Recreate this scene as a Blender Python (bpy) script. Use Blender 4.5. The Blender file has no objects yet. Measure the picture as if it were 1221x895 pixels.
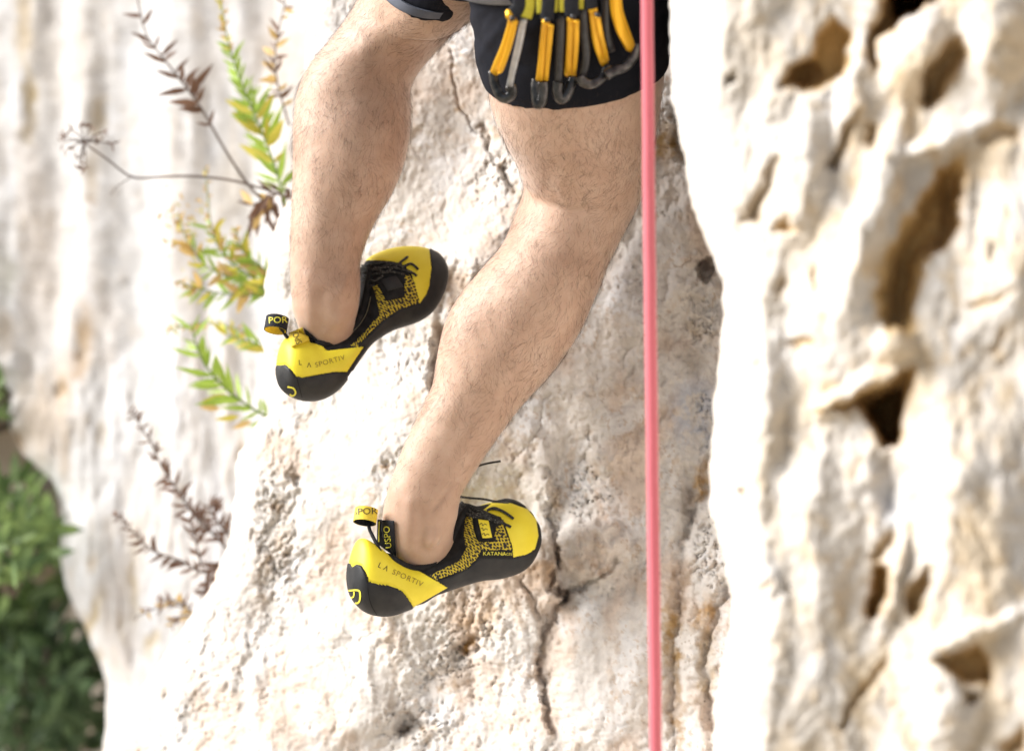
import bpy, math, random
import numpy as np
from mathutils import Vector, Matrix
from mathutils.bvhtree import BVHTree

R = math.radians
random.seed(7)
rng = np.random.default_rng(11)
scene = bpy.context.scene
col = scene.collection

# ------------------------------------------------------------------ camera, light, exposure
CAM_D, CAM_Z, LENS = 2.75, 1.60, 85.0
K = 36.0 / LENS / 1221.0
cam_data = bpy.data.cameras.new('camera')
cam = bpy.data.objects.new('camera', cam_data)
col.objects.link(cam)
cam.location = (0, -CAM_D, CAM_Z)
cam.rotation_euler = (R(90), 0, 0)
cam_data.lens = LENS
cam_data.sensor_width = 36
cam_data.sensor_fit = 'HORIZONTAL'
cam_data.clip_end = 500
cam_data.clip_start = 0.05
cam_data.dof.use_dof = True
cam_data.dof.focus_distance = CAM_D - 0.045
cam_data.dof.aperture_fstop = 2.4
scene.camera = cam

SUN_AZ, SUN_EL = 266.0, 31.0          # compass style, +Y is north
world = bpy.data.worlds.new('World')
scene.world = world
world.use_nodes = True
wn = world.node_tree.nodes
wl = world.node_tree.links
sky = wn.new('ShaderNodeTexSky')
sky.sky_type = 'NISHITA'
sky.sun_disc = False
sky.sun_elevation = R(SUN_EL)
sky.sun_rotation = R(SUN_AZ)
sky.air_density = 1.0
sky.dust_density = 1.5
sky.ozone_density = 1.0
wl.new(sky.outputs[0], wn['Background'].inputs[0])
wn['Background'].inputs[1].default_value = 0.05

sun_data = bpy.data.lights.new('sun', 'SUN')
sun_data.energy = 5.0
sun_data.angle = R(40)
sun_data.color = (1.0, 0.975, 0.95)
sun = bpy.data.objects.new('sun', sun_data)
col.objects.link(sun)
sd = Vector((math.sin(R(SUN_AZ)) * math.cos(R(SUN_EL)), math.cos(R(SUN_AZ)) * math.cos(R(SUN_EL)), math.sin(R(SUN_EL))))
sun.rotation_euler = (-sd).to_track_quat('-Z', 'Y').to_euler()
sun.location = sd * 20

scene.view_settings.view_transform = 'Standard'
scene.view_settings.look = 'None'
scene.view_settings.gamma = 1
scene.view_settings.use_curve_mapping = False
scene.view_settings.exposure = 0.86

# ------------------------------------------------------------------ helpers
def P(px, py, y):
    """photo pixel + distance behind the climber's plane -> world point"""
    d = y + CAM_D
    return Vector(((px - 610.5) * K * d, y, CAM_Z - (py - 447.5) * K * d))

def Pn(px, py, y):
    d = y + CAM_D
    return np.stack([(px - 610.5) * K * d, y + 0 * px, CAM_Z - (py - 447.5) * K * d], -1)

def proj(v):
    d = v[..., 1] + CAM_D
    return v[..., 0] / (K * d) + 610.5, 447.5 - (v[..., 2] - CAM_Z) / (K * d)

def tag(o, label=None, cat=None, group=None, kind=None):
    if label: o['label'] = label
    if cat: o['category'] = cat
    if group: o['group'] = group
    if kind: o['kind'] = kind
    return o

def empty(name, loc, label=None, cat=None, group=None):
    o = bpy.data.objects.new(name, None)
    o.empty_display_size = 0.05
    o.location = loc
    col.objects.link(o)
    return tag(o, label, cat, group)

def link(name, me, mat=None, parent=None):
    o = bpy.data.objects.new(name, me)
    col.objects.link(o)
    if mat is not None and len(me.materials) == 0:
        me.materials.append(mat)
    if parent is not None:
        o.parent = parent
        p = parent
        off = Vector((0, 0, 0))
        while p is not None:
            off += p.location
            p = p.parent
        o.location = -off           # mesh data are in world coordinates
    return o

def mesh_np(name, verts, faces, smooth=True, color=None, uv=None):
    verts = np.asarray(verts, dtype=np.float32)
    me = bpy.data.meshes.new(name)
    if isinstance(faces, np.ndarray):
        n, k = faces.shape
        me.vertices.add(len(verts))
        me.vertices.foreach_set('co', verts.ravel())
        me.loops.add(n * k)
        me.loops.foreach_set('vertex_index', faces.astype(np.int32).ravel())
        me.polygons.add(n)
        me.polygons.foreach_set('loop_start', np.arange(0, n * k, k, dtype=np.int32))
        me.update(calc_edges=True)
        me.validate()
    else:
        me.from_pydata(verts.tolist(), [], faces)
        me.update()
    if smooth:
        me.polygons.foreach_set('use_smooth', np.ones(len(me.polygons), dtype=bool))
    if color is not None:
        a = me.color_attributes.new('Col', 'FLOAT_COLOR', 'POINT')
        c = np.ones((len(verts), 4), dtype=np.float32)
        c[:, :color.shape[1]] = color * np.array((.93, .94, .965))
        a.data.foreach_set('color', c.ravel())
    if uv is not None:
        l = me.uv_layers.new(name='UVMap')
        vi = np.zeros(len(me.loops), dtype=np.int32)
        me.loops.foreach_get('vertex_index', vi)
        l.data.foreach_set('uv', uv[vi].astype(np.float32).ravel())
    return me

def grid_faces(nr, nc, wrap=False):
    i, j = np.meshgrid(np.arange(nr - 1), np.arange(nc if wrap else nc - 1), indexing='ij')
    i = i.ravel(); j = j.ravel(); j2 = (j + 1) % nc
    return np.stack([i * nc + j, i * nc + j2, (i + 1) * nc + j2, (i + 1) * nc + j], 1)

def catmull(pts, n):
    pts = np.asarray(pts, float)
    m = len(pts)
    t = np.linspace(0, m - 1, n)
    i = np.clip(t.astype(int), 0, m - 2)
    f = (t - i)[:, None]
    p0 = pts[np.clip(i - 1, 0, m - 1)]; p1 = pts[i]; p2 = pts[i + 1]; p3 = pts[np.clip(i + 2, 0, m - 1)]
    return 0.5 * (2 * p1 + (p2 - p0) * f + (2 * p0 - 5 * p1 + 4 * p2 - p3) * f ** 2 + (3 * p1 - p0 - 3 * p2 + p3) * f ** 3)

def tube(path, rad, sides=8, close=False, caps=True, flat=1.0, upv=None, sq=1.0):
    """tube around a world polyline -> verts, faces (list). rad scalar or list; flat squeezes the second axis"""
    path = [Vector(p) for p in path]
    n = len(path)
    rads = rad if hasattr(rad, '__len__') else [rad] * n
    V, F = [], []
    up = Vector(upv) if upv is not None else None
    prev = None
    for i in range(n):
        a = path[(i - 1) % n] if (close or i > 0) else path[i]
        b = path[(i + 1) % n] if (close or i < n - 1) else path[i]
        t = (b - a).normalized()
        if up is not None:
            s = t.cross(up)
        else:
            s = prev - t * prev.dot(t) if prev is not None else t.cross(Vector((0.13, 0.2, 0.97)) if abs(t.z) < .9 else Vector((1, .1, 0)))
        s.normalize(); prev = s
        u = s.cross(t)
        for k in range(sides):
            a_ = 2 * math.pi * k / sides
            ca_, sa_ = math.cos(a_), math.sin(a_)
            V.append(path[i] + s * math.copysign(abs(ca_) ** sq, ca_) * rads[i] + u * math.copysign(abs(sa_) ** sq, sa_) * rads[i] * flat)
    m = n if close else n - 1
    for i in range(m):
        i2 = (i + 1) % n
        for k in range(sides):
            k2 = (k + 1) % sides
            F.append((i * sides + k, i * sides + k2, i2 * sides + k2, i2 * sides + k))
    if caps and not close:
        F.append(tuple(range(sides))[::-1])
        F.append(tuple((n - 1) * sides + k for k in range(sides)))
    return [tuple(v) for v in V], F

class MB:
    def __init__(self): self.v = []; self.f = []
    def add(self, vf):
        o = len(self.v)
        self.v += [tuple(x) for x in vf[0]]
        self.f += [tuple(i + o for i in f) for f in vf[1]]
        return self
    def build(self, name, mat, parent=None, smooth=True):
        return link(name, mesh_np(name, np.array(self.v), self.f, smooth), mat, parent)

def smoothstep(a, b, x):
    t = np.clip((x - a) / (b - a), 0, 1)
    return t * t * (3 - 2 * t)

# noise -------------------------------------------------------------
_perm = rng.permutation(4096).astype(np.int64)
def _hash(ix, iy, s):
    return _perm[(_perm[(ix + s * 131) & 4095] + iy) & 4095]
def pnoise(x, y, s=0):
    ix = np.floor(x).astype(np.int64); iy = np.floor(y).astype(np.int64)
    fx = x - ix; fy = y - iy
    u = fx ** 3 * (fx * (fx * 6 - 15) + 10); v = fy ** 3 * (fy * (fy * 6 - 15) + 10)
    def g(dx, dy):
        a = _hash(ix + dx, iy + dy, s) * (2 * np.pi / 4096)
        return np.cos(a) * (fx - dx) + np.sin(a) * (fy - dy)
    n0 = g(0, 0) * (1 - u) + g(1, 0) * u
    n1 = g(0, 1) * (1 - u) + g(1, 1) * u
    return (n0 * (1 - v) + n1 * v) * 1.5
def fbm(x, y, s=0, o=5, gain=0.5):
    r = 0; a = 1.0
    for k in range(o):
        r = r + a * pnoise(x * 2 ** k, y * 2 ** k, s + k * 7)
        a *= gain
    return r
def ridged(x, y, s=0, o=4):
    r = 0; a = 1.0
    for k in range(o):
        r = r + a * (1 - np.abs(pnoise(x * 2 ** k, y * 2 ** k, s + k * 5)) * 2)
        a *= 0.5
    return r
def pits(x, y, s=0, thr=0.62):
    """scattered round hollows, 0..1 (cellular)"""
    ix = np.floor(x).astype(np.int64); iy = np.floor(y).astype(np.int64)
    best = np.full(x.shape, 9.0)
    for dx in (-1, 0, 1):
        for dy in (-1, 0, 1):
            h = _hash(ix + dx, iy + dy, s); h2 = _hash(iy + dy + 77, ix + dx, s + 3); h3 = _hash(ix + dx + 5, iy + dy + 9, s + 8)
            cx = ix + dx + h / 4096; cy = iy + dy + h2 / 4096
            rr = 0.15 + 0.5 * (h3 / 4096) ** 2
            best = np.minimum(best, np.hypot(x - cx, y - cy) / rr)
    return np.clip(1 - best, 0, 1)
def seg_dist(px, py, path):
    """distance in pixels from each grid point to a pixel polyline"""
    d = np.full(px.shape, 1e9)
    for (ax, ay), (bx, by) in zip(path[:-1], path[1:]):
        vx, vy = bx - ax, by - ay
        t = np.clip(((px - ax) * vx + (py - ay) * vy) / (vx * vx + vy * vy + 1e-9), 0, 1)
        d = np.minimum(d, np.hypot(px - ax - t * vx, py - ay - t * vy))
    return d
def ell(px, py, cx, cy, rx, ry, rot=0):
    c, s = math.cos(R(rot)), math.sin(R(rot))
    dx, dy = px - cx, py - cy
    return np.hypot((dx * c + dy * s) / rx, (-dx * s + dy * c) / ry)
def in_poly(px, py, poly):
    ins = np.zeros(px.shape, bool)
    n = len(poly)
    for i in range(n):
        x0, y0 = poly[i]; x1, y1 = poly[(i + 1) % n]
        c = ((y0 > py) != (y1 > py)) & (px < (x1 - x0) * (py - y0) / (y1 - y0 + 1e-12) + x0)
        ins ^= c
    return ins

# ------------------------------------------------------------------ materials
def new_mat(name, color=(.5, .5, .5), rough=.6, **kw):
    m = bpy.data.materials.new(name)
    m.use_nodes = True
    b = m.node_tree.nodes['Principled BSDF']
    b.inputs['Base Color'].default_value = (*color, 1)
    b.inputs['Roughness'].default_value = rough
    for k, v in kw.items():
        b.inputs[k].default_value = v
    return m

def nodes(m): return m.node_tree.nodes, m.node_tree.links, m.node_tree.nodes['Principled BSDF']

def varied(name, c1, c2, scale, rough=.6, bump=0., bscale=None, detail=6, bdist=.002, stops=(.35, .65), **kw):
    """two-tone noise colour with optional bump, object space"""
    m = new_mat(name, c1, rough, **kw)
    N, L, b = nodes(m)
    tc = N.new('ShaderNodeTexCoord')
    n = N.new('ShaderNodeTexNoise'); n.inputs['Scale'].default_value = scale; n.inputs['Detail'].default_value = detail
    L.new(tc.outputs['Object'], n.inputs['Vector'])
    r = N.new('ShaderNodeValToRGB')
    r.color_ramp.elements[0].position = stops[0]; r.color_ramp.elements[1].position = stops[1]
    r.color_ramp.elements[0].color = (*c1, 1); r.color_ramp.elements[1].color = (*c2, 1)
    L.new(n.outputs['Fac'], r.inputs[0]); L.new(r.outputs[0], b.inputs['Base Color'])
    if bump:
        n2 = N.new('ShaderNodeTexNoise'); n2.inputs['Scale'].default_value = bscale or scale * 4; n2.inputs['Detail'].default_value = 5
        L.new(tc.outputs['Object'], n2.inputs['Vector'])
        bp = N.new('ShaderNodeBump'); bp.inputs['Strength'].default_value = bump; bp.inputs['Distance'].default_value = bdist
        L.new(n2.outputs['Fac'], bp.inputs['Height']); L.new(bp.outputs[0], b.inputs['Normal'])
    return m

def rock_mat(name, fine=1.0):
    m = new_mat(name, rough=.92)
    N, L, b = nodes(m)
    b.inputs['Specular IOR Level'].default_value = .25
    at = N.new('ShaderNodeVertexColor'); at.layer_name = 'Col'
    tc = N.new('ShaderNodeTexCoord')
    n = N.new('ShaderNodeTexNoise'); n.inputs['Scale'].default_value = 60; n.inputs['Detail'].default_value = 9; n.inputs['Roughness'].default_value = .65
    L.new(tc.outputs['Object'], n.inputs['Vector'])
    mr = N.new('ShaderNodeMapRange'); mr.inputs['From Min'].default_value = .3; mr.inputs['From Max'].default_value = .7
    mr.inputs['To Min'].default_value = .86; mr.inputs['To Max'].default_value = 1.08
    L.new(n.outputs['Fac'], mr.inputs[0])
    mx = N.new('ShaderNodeMix'); mx.data_type = 'RGBA'; mx.blend_type = 'MULTIPLY'; mx.inputs['Factor'].default_value = 1
    L.new(at.outputs[0], mx.inputs['A']); L.new(mr.outputs[0], mx.inputs['B'])
    # sparse dark mineral grains
    v = N.new('ShaderNodeTexVoronoi'); v.inputs['Scale'].default_value = 170; v.inputs['Randomness'].default_value = 1
    L.new(tc.outputs['Object'], v.inputs['Vector'])
    n3 = N.new('ShaderNodeTexNoise'); n3.inputs['Scale'].default_value = 14; n3.inputs['Detail'].default_value = 4
    L.new(tc.outputs['Object'], n3.inputs['Vector'])
    ml = N.new('ShaderNodeMath'); ml.operation = 'MULTIPLY'
    r1 = N.new('ShaderNodeMapRange'); r1.inputs['From Min'].default_value = .32; r1.inputs['From Max'].default_value = .12
    L.new(v.outputs['Distance'], r1.inputs[0])
    r2 = N.new('ShaderNodeMapRange'); r2.inputs['From Min'].default_value = .54; r2.inputs['From Max'].default_value = .68
    r2.inputs['To Max'].default_value = .55 * fine
    L.new(n3.outputs['Fac'], r2.inputs[0])
    L.new(r1.outputs[0], ml.inputs[0]); L.new(r2.outputs[0], ml.inputs[1])
    mx2 = N.new('ShaderNodeMix'); mx2.data_type = 'RGBA'; mx2.inputs['B'].default_value = (.27, .19, .12, 1)
    L.new(ml.outputs[0], mx2.inputs['Factor']); L.new(mx.outputs['Result'], mx2.inputs['A'])
    L.new(mx2.outputs['Result'], b.inputs['Base Color'])
    n2 = N.new('ShaderNodeTexNoise'); n2.inputs['Scale'].default_value = 190; n2.inputs['Detail'].default_value = 8; n2.inputs['Roughness'].default_value = .7
    L.new(tc.outputs['Object'], n2.inputs['Vector'])
    bp = N.new('ShaderNodeBump'); bp.inputs['Strength'].default_value = .3 * fine; bp.inputs['Distance'].default_value = .004
    L.new(n2.outputs['Fac'], bp.inputs['Height']); L.new(bp.outputs[0], b.inputs['Normal'])
    return m

M = {}
M['rock'] = rock_mat('limestone')
M['rock_far'] = rock_mat('weathered_limestone', .5)
M['ground'] = varied('dry_earth', (.30, .25, .18), (.45, .39, .30), 2.5, .95, .6, 20, bdist=.03)

def skin_mat():
    m = new_mat('skin', (.6, .4, .3), .52)
    N, L, b = nodes(m)
    tc = N.new('ShaderNodeTexCoord')
    n = N.new('ShaderNodeTexNoise'); n.inputs['Scale'].default_value = 16; n.inputs['Detail'].default_value = 7; n.inputs['Roughness'].default_value = .62
    L.new(tc.outputs['Object'], n.inputs['Vector'])
    r = N.new('ShaderNodeValToRGB')
    e = r.color_ramp.elements
    e[0].position = .3; e[0].color = (.40, .255, .18, 1)
    e[1].position = .7; e[1].color = (.54, .385, .295, 1)
    k = e.new(.5); k.color = (.47, .315, .23, 1)
    L.new(n.outputs['Fac'], r.inputs[0])
    L.new(r.outputs[0], b.inputs['Base Color'])
    b.inputs['Sheen Weight'].default_value = .38
    b.inputs['Sheen Roughness'].default_value = .4
    b.inputs['Subsurface Weight'].default_value = .18
    b.inputs['Subsurface Radius'].default_value = (.012, .004, .002)
    b.inputs['Subsurface Scale'].default_value = .6
    n2 = N.new('ShaderNodeTexNoise'); n2.inputs['Scale'].default_value = 420; n2.inputs['Detail'].default_value = 3
    L.new(tc.outputs['Object'], n2.inputs['Vector'])
    bp = N.new('ShaderNodeBump'); bp.inputs['Strength'].default_value = .25; bp.inputs['Distance'].default_value = .0012
    L.new(n2.outputs['Fac'], bp.inputs['Height']); L.new(bp.outputs[0], b.inputs['Normal'])
    return m
M['skin'] = skin_mat()
M['hair'] = new_mat('body_hair', (.075, .042, .026), .6)

YEL = (.74, .54, .018)
M['yellow'] = varied('yellow_microfibre', (.78, .64, .025), (.83, .70, .04), 40, .55, .2, 700, bdist=.0006)
M['yellow_tape'] = varied('yellow_webbing', (.68, .50, .03), (.74, .57, .05), 300, .7, .4, 1500, bdist=.0005)
M['black_fabric'] = varied('black_suede', (.012, .012, .013), (.024, .024, .025), 120, .8, .5, 900, bdist=.0008)
M['rubber'] = varied('black_rubber', (.016, .017, .019), (.050, .048, .046), 28, .55, .2, 300, bdist=.0008, stops=(.4, .8))
M['tape'] = varied('black_webbing', (.013, .014, .018), (.022, .023, .028), 300, .75, .5, 1200, bdist=.0005)
M['print_dark'] = new_mat('dark_print', (.07, .05, .01), .6)
M['print_faint'] = new_mat('olive_print', (.30, .21, .02), .6)
M['print_yellow'] = new_mat('yellow_print', (.72, .66, .06), .6)
M['stitch'] = new_mat('grey_stitching', (.30, .28, .2), .8)
M['lace'] = varied('lace_cord', (.012, .012, .012), (.20, .20, .18), 700, .8, .5, 1600, bdist=.0006, stops=(.52, .72))
M['shorts'] = varied('navy_black_cloth', (.006, .007, .011), (.014, .015, .021), 9, .85, .35, 900, bdist=.0008)
M['lining'] = varied('slate_grey_trim', (.07, .08, .11), (.11, .12, .15), 30, .8, .3, 900, bdist=.0006)
M['pad'] = varied('grey_padding', (.15, .16, .19), (.21, .22, .25), 60, .85, .4, 800, bdist=.0008)
M['shirt'] = varied('grey_tee', (.2, .22, .26), (.25, .27, .3), 8, .85, .3, 600, bdist=.0008)
M['anod'] = varied('yellow_anodised', (.80, .42, .012), (.84, .46, .02), 60, .33, .1, 500, Metallic=.45, bdist=.0003)
M['steel'] = varied('worn_grey_alloy', (.035, .035, .036), (.13, .125, .12), 120, .3, .15, 600, Metallic=.9, bdist=.0003)
M['gate'] = varied('pale_grey_alloy', (.38, .39, .41), (.46, .47, .48), 150, .35, .1, 600, Metallic=.6, bdist=.0003)
M['dark_alloy'] = varied('black_alloy', (.015, .015, .017), (.03, .03, .032), 100, .32, .1, 500, Metallic=.3, bdist=.0003)
M['sling'] = varied('olive_yellow_sling', (.40, .36, .02), (.50, .44, .03), 400, .75, .4, 1500, bdist=.0005)

for _k, _v in (('shorts', .10), ('rubber', .25), ('black_fabric', .18), ('tape', .2), ('skin', .35)):
    nodes(M[_k])[2].inputs['Specular IOR Level'].default_value = _v

def knit_mat():
    m = new_mat('patterned_knit', (.015, .015, .015), .75)
    N, L, b = nodes(m)
    uv = N.new('ShaderNodeUVMap'); uv.uv_map = 'UVMap'
    v = N.new('ShaderNodeTexVoronoi'); v.feature = 'DISTANCE_TO_EDGE'; v.voronoi_dimensions = '2D'
    v.inputs['Scale'].default_value = 250; v.inputs['Randomness'].default_value = .35
    L.new(uv.outputs[0], v.inputs['Vector'])
    n = N.new('ShaderNodeTexNoise'); n.inputs['Scale'].default_value = 260; n.inputs['Detail'].default_value = 1
    L.new(uv.outputs[0], n.inputs['Vector'])
    mr = N.new('ShaderNodeMapRange'); mr.inputs['From Min'].default_value = .20; mr.inputs['From Max'].default_value = .14
    L.new(v.outputs['Distance'], mr.inputs[0])
    mg = N.new('ShaderNodeMapRange'); mg.inputs['From Min'].default_value = .38; mg.inputs['From Max'].default_value = .46
    L.new(n.outputs['Fac'], mg.inputs[0])
    mm = N.new('ShaderNodeMath'); mm.operation = 'MULTIPLY'
    L.new(mr.outputs[0], mm.inputs[0]); L.new(mg.outputs[0], mm.inputs[1])
    mx = N.new('ShaderNodeMix'); mx.data_type = 'RGBA'
    mx.inputs['A'].default_value = (.014, .014, .014, 1); mx.inputs['B'].default_value = (.60, .46, .03, 1)
    L.new(mm.outputs[0], mx.inputs['Factor']); L.new(mx.outputs['Result'], b.inputs['Base Color'])
    bp = N.new('ShaderNodeBump'); bp.inputs['Strength'].default_value = .5; bp.inputs['Distance'].default_value = .0008
    L.new(mm.outputs[0], bp.inputs['Height']); L.new(bp.outputs[0], b.inputs['Normal'])
    return m
M['knit'] = knit_mat()

def rope_mat():
    m = new_mat('pink_rope_sheath', (.62, .08, .12), .8)
    N, L, b = nodes(m)
    uv = N.new('ShaderNodeUVMap'); uv.uv_map = 'UVMap'
    outs = []
    for s in (1, -1):
        mp = N.new('ShaderNodeMapping'); mp.inputs['Rotation'].default_value = (0, 0, R(45 * s))
        L.new(uv.outputs[0], mp.inputs['Vector'])
        w = N.new('ShaderNodeTexWave'); w.inputs['Scale'].default_value = 130; w.inputs['Distortion'].default_value = .4
        L.new(mp.outputs[0], w.inputs['Vector'])
        outs.append(w.outputs['Fac'])
    mx = N.new('ShaderNodeMath'); mx.operation = 'MAXIMUM'
    L.new(outs[0], mx.inputs[0]); L.new(outs[1], mx.inputs[1])
    cm = N.new('ShaderNodeMix'); cm.data_type = 'RGBA'
    cm.inputs['A'].default_value = (.46, .075, .10, 1); cm.inputs['B'].default_value = (.60, .14, .175, 1)
    L.new(mx.outputs[0], cm.inputs['Factor']); L.new(cm.outputs['Result'], b.inputs['Base Color'])
    bp = N.new('ShaderNodeBump'); bp.inputs['Strength'].default_value = .6; bp.inputs['Distance'].default_value = .0012
    L.new(mx.outputs[0], bp.inputs['Height']); L.new(bp.outputs[0], b.inputs['Normal'])
    b.inputs['Sheen Weight'].default_value = .3
    return m
M['rope'] = rope_mat()

def leaf_mat(name, c1, c2):
    m = varied(name, c1, c2, 30, .6)
    b = nodes(m)[2]
    b.inputs['Subsurface Weight'].default_value = .0
    N, L, b = nodes(m)
    tr = N.new('ShaderNodeBsdfTranslucent')
    src = b.inputs['Base Color'].links[0].from_socket
    L.new(src, tr.inputs['Color'])
    ms = N.new('ShaderNodeMixShader'); ms.inputs[0].default_value = .35
    out = [n for n in N if n.type == 'OUTPUT_MATERIAL'][0]
    L.new(b.outputs[0], ms.inputs[1]); L.new(tr.outputs[0], ms.inputs[2]); L.new(ms.outputs[0], out.inputs['Surface'])
    return m
M['leaf_green'] = leaf_mat('fresh_green_leaf', (.24, .40, .05), (.40, .52, .09))
M['leaf_yellow'] = leaf_mat('yellowing_leaf', (.50, .46, .05), (.58, .50, .10))
M['leaf_ochre'] = leaf_mat('ochre_leaf', (.50, .33, .10), (.58, .42, .18))
M['leaf_dry'] = leaf_mat('dry_brown_leaf', (.10, .05, .03), (.20, .11, .07))
M['leaf_dark'] = leaf_mat('dark_shrub_leaf', (.045, .10, .035), (.10, .19, .06))
M['stem_dry'] = varied('dry_stem', (.08, .055, .045), (.14, .10, .08), 60, .8)
M['stem_green'] = varied('green_stem', (.12, .20, .04), (.20, .26, .07), 60, .7)
M['stem_wood'] = varied('shrub_wood', (.08, .06, .045), (.14, .11, .08), 30, .85)

# ------------------------------------------------------------------ rock faces
def axis(a, b, step, out_lo, out_hi, g=1.18):
    """dense samples in [a,b], growing spacing out to out_lo / out_hi"""
    mid = list(np.arange(a, b + .1, step))
    lo = []; x = a; s = step
    while x > out_lo: s *= g; x -= s; lo.append(x)
    hi = []; x = mid[-1]; s = step
    while x < out_hi: s *= g; x += s; hi.append(x)
    return np.array(lo[::-1] + mid + hi)

def lerp_rows(py, pts):
    pts = np.array(pts, float)
    return np.interp(py, pts[:, 0], pts[:, 1])

def mixc(c, mask, color):
    return c * (1 - mask[..., None]) + np.array(color) * mask[..., None]

# ---- the main wall behind the climber
def slab_base(px, py):
    """distance of the wall behind the climber's plane, without fine relief"""
    y = 0.135 - 0.00047 * (px - 650)
    y = y + 0.00012 * (447 - py)                             # leans back a little with height
    y = y + 0.11 * np.clip((330 - px) / 200, 0, 2) ** 2      # rolls away to the left low down
    # hollow behind the crack between the legs, swelling under each foot
    y = y + 0.030 * np.exp(-ell(px, py, 560, 180, 70, 120, 20) ** 2)
    y = y - 0.030 * np.exp(-ell(px, py, 590, 320, 70, 50, -20) ** 2)
    y = y - 0.040 * np.exp(-ell(px, py, 470, 560, 130, 120, 0) ** 2)
    return y

def slab_fissures(px, py):
    jx = px + 12 * fbm(px / 40, py / 50, 151, 4, .6); jy = py + 12 * fbm(px / 40 + 3, py / 50, 153, 4, .6)
    a = smoothstep(.05, .0, np.abs(pnoise(jx / 34, jy / 62, 155))) * smoothstep(.05, .4, fbm(px / 60, py / 80, 157, 3))
    b = smoothstep(.045, .0, np.abs(pnoise(jx / 18 + 9, jy / 26, 159))) * smoothstep(.2, .5, fbm(px / 50 + 7, py / 60, 161, 3))
    return np.maximum(a, b)

def relief_slab(px, py):
    h = np.zeros_like(px)            # toward the camera positive, metres
    wx = px + 14 * fbm(px / 90, py / 90, 3, 3); wy = py + 14 * fbm(px / 90 + 9, py / 90, 5, 3)
    h += 0.014 * fbm(wx / 170, wy / 210, 21, 4)
    h += 0.0026 * fbm(wx / 34, wy / 95, 31, 5, .5)
    jx0 = wx + 7 * fbm(px / 11, py / 13, 141, 3); jy0 = wy + 7 * fbm(px / 11 + 5, py / 13, 143, 3)
    t = 5 * fbm(jx0 / 95, jy0 / 120, 145, 4, .55)
    fr = t - np.floor(t)
    h += 0.0022 * (np.floor(t) + smoothstep(.38, .62, fr)) * smoothstep(-.5, .2, fbm(px / 160, py / 160, 147, 2))
    h -= 0.0022 * slab_fissures(px, py)
    h += 0.0007 * fbm(jx0 / 8, jy0 / 9, 149, 3, .6)
    h += 0.0016 * (ridged(wx / 22, wy / 34, 41, 4) - 1) * smoothstep(-.25, .35, fbm(px / 110, py / 140, 43, 3))
    rough = smoothstep(-.05, .45, fbm(px / 75, py / 90, 51, 3))
    h -= 0.0024 * pits(jx0 / 6, jy0 / 14, 61) * rough
    h -= 0.0030 * pits(jx0 / 19, jy0 / 26, 63) * smoothstep(.1, .5, fbm(px / 120, py / 120, 65, 3))
    h += 0.0007 * fbm(px / 5, py / 6, 71, 3)
    calm = np.clip(smoothstep(1.2, .5, ell(px, py, 520, 190, 110, 190, 10)) + .7 * smoothstep(1.2, .5, ell(px, py, 420, 560, 90, 130, 0)) + .6 * smoothstep(1.2, .5, ell(px, py, 735, 800, 60, 110, 0)), 0, 1)
    h *= 1 - .62 * calm
    # cracks: path, width px, depth m
    jx = px + 5 * fbm(px / 16, py / 16, 81, 3); jy = py + 5 * fbm(px / 16 + 4, py / 16, 83, 3)
    for path, w, d in CRACKS:
        q = seg_dist(jx, jy, path)
        h -= d * np.exp(-(q / w) ** 2)
    for cx, cy, rx, ry, rot, d in SLAB_BUMPS:
        e = ell(jx, jy, cx, cy, rx, ry, rot)
        h += d * smoothstep(1.15, .55, e)
    for cx, cy, rx, ry, rot in SLAB_PITTED:
        e = smoothstep(1.1, .3, ell(px, py, cx, cy, rx, ry, rot))
        h -= e * 0.007 * pits(jx0 / 6.5, jy0 / 9, 91)
        h -= e * 0.006 * pits(jx0 / 14, jy0 / 18, 93)
        h += e * 0.003 * (ridged(jx0 / 18, jy0 / 26, 95, 3) - 1)
    # steps: near side of a line stands proud
    for path, off, w, a in SLAB_STEPS:
        q = seg_dist(jx, jy, path)
        q2 = seg_dist(jx, jy, [(x + off[0], y + off[1]) for x, y in path])
        h += a * smoothstep(-w, w, q - q2) * np.exp(-(np.minimum(q, q2) / 70) ** 2)
    return h

CRACKS = [
    ([(538, 60), (541, 100), (547, 128), (558, 142), (574, 160), (583, 172), (592, 196), (604, 212), (616, 232)], 1.5, .0045),
    ([(574, 148), (582, 158), (583, 178)], 3, .008),
    ([(600, 205), (612, 225)], 5, .012),
    ([(655, 560), (662, 585), (655, 610), (660, 640), (668, 668), (655, 700), (672, 712), (656, 738), (646, 760), (641, 790), (650, 830), (655, 870)], 3.4, .020),
    ([(735, 668), (712, 690), (690, 700), (672, 712)], 3.2, .016),
    ([(622, 690), (635, 712), (645, 745)], 4, .010),
    ([(815, 560), (822, 600), (812, 650), (808, 720), (800, 800), (806, 895), (806, 960)], 8, .015),
    ([(838, 590), (826, 606), (818, 640)], 4, .014),
    ([(866, 700), (852, 740), (838, 790), (850, 870)], 7, .018),
    ([(530, 400), (520, 430), (517, 470)], 5, .010),
    ([(612, 545), (640, 520), (650, 480), (656, 470)], 2, .004),
    ([(690, 560), (704, 530), (700, 510)], 1.8, .004),
    ([(745, 420), (752, 440), (742, 465)], 3, .005),
]
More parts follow.
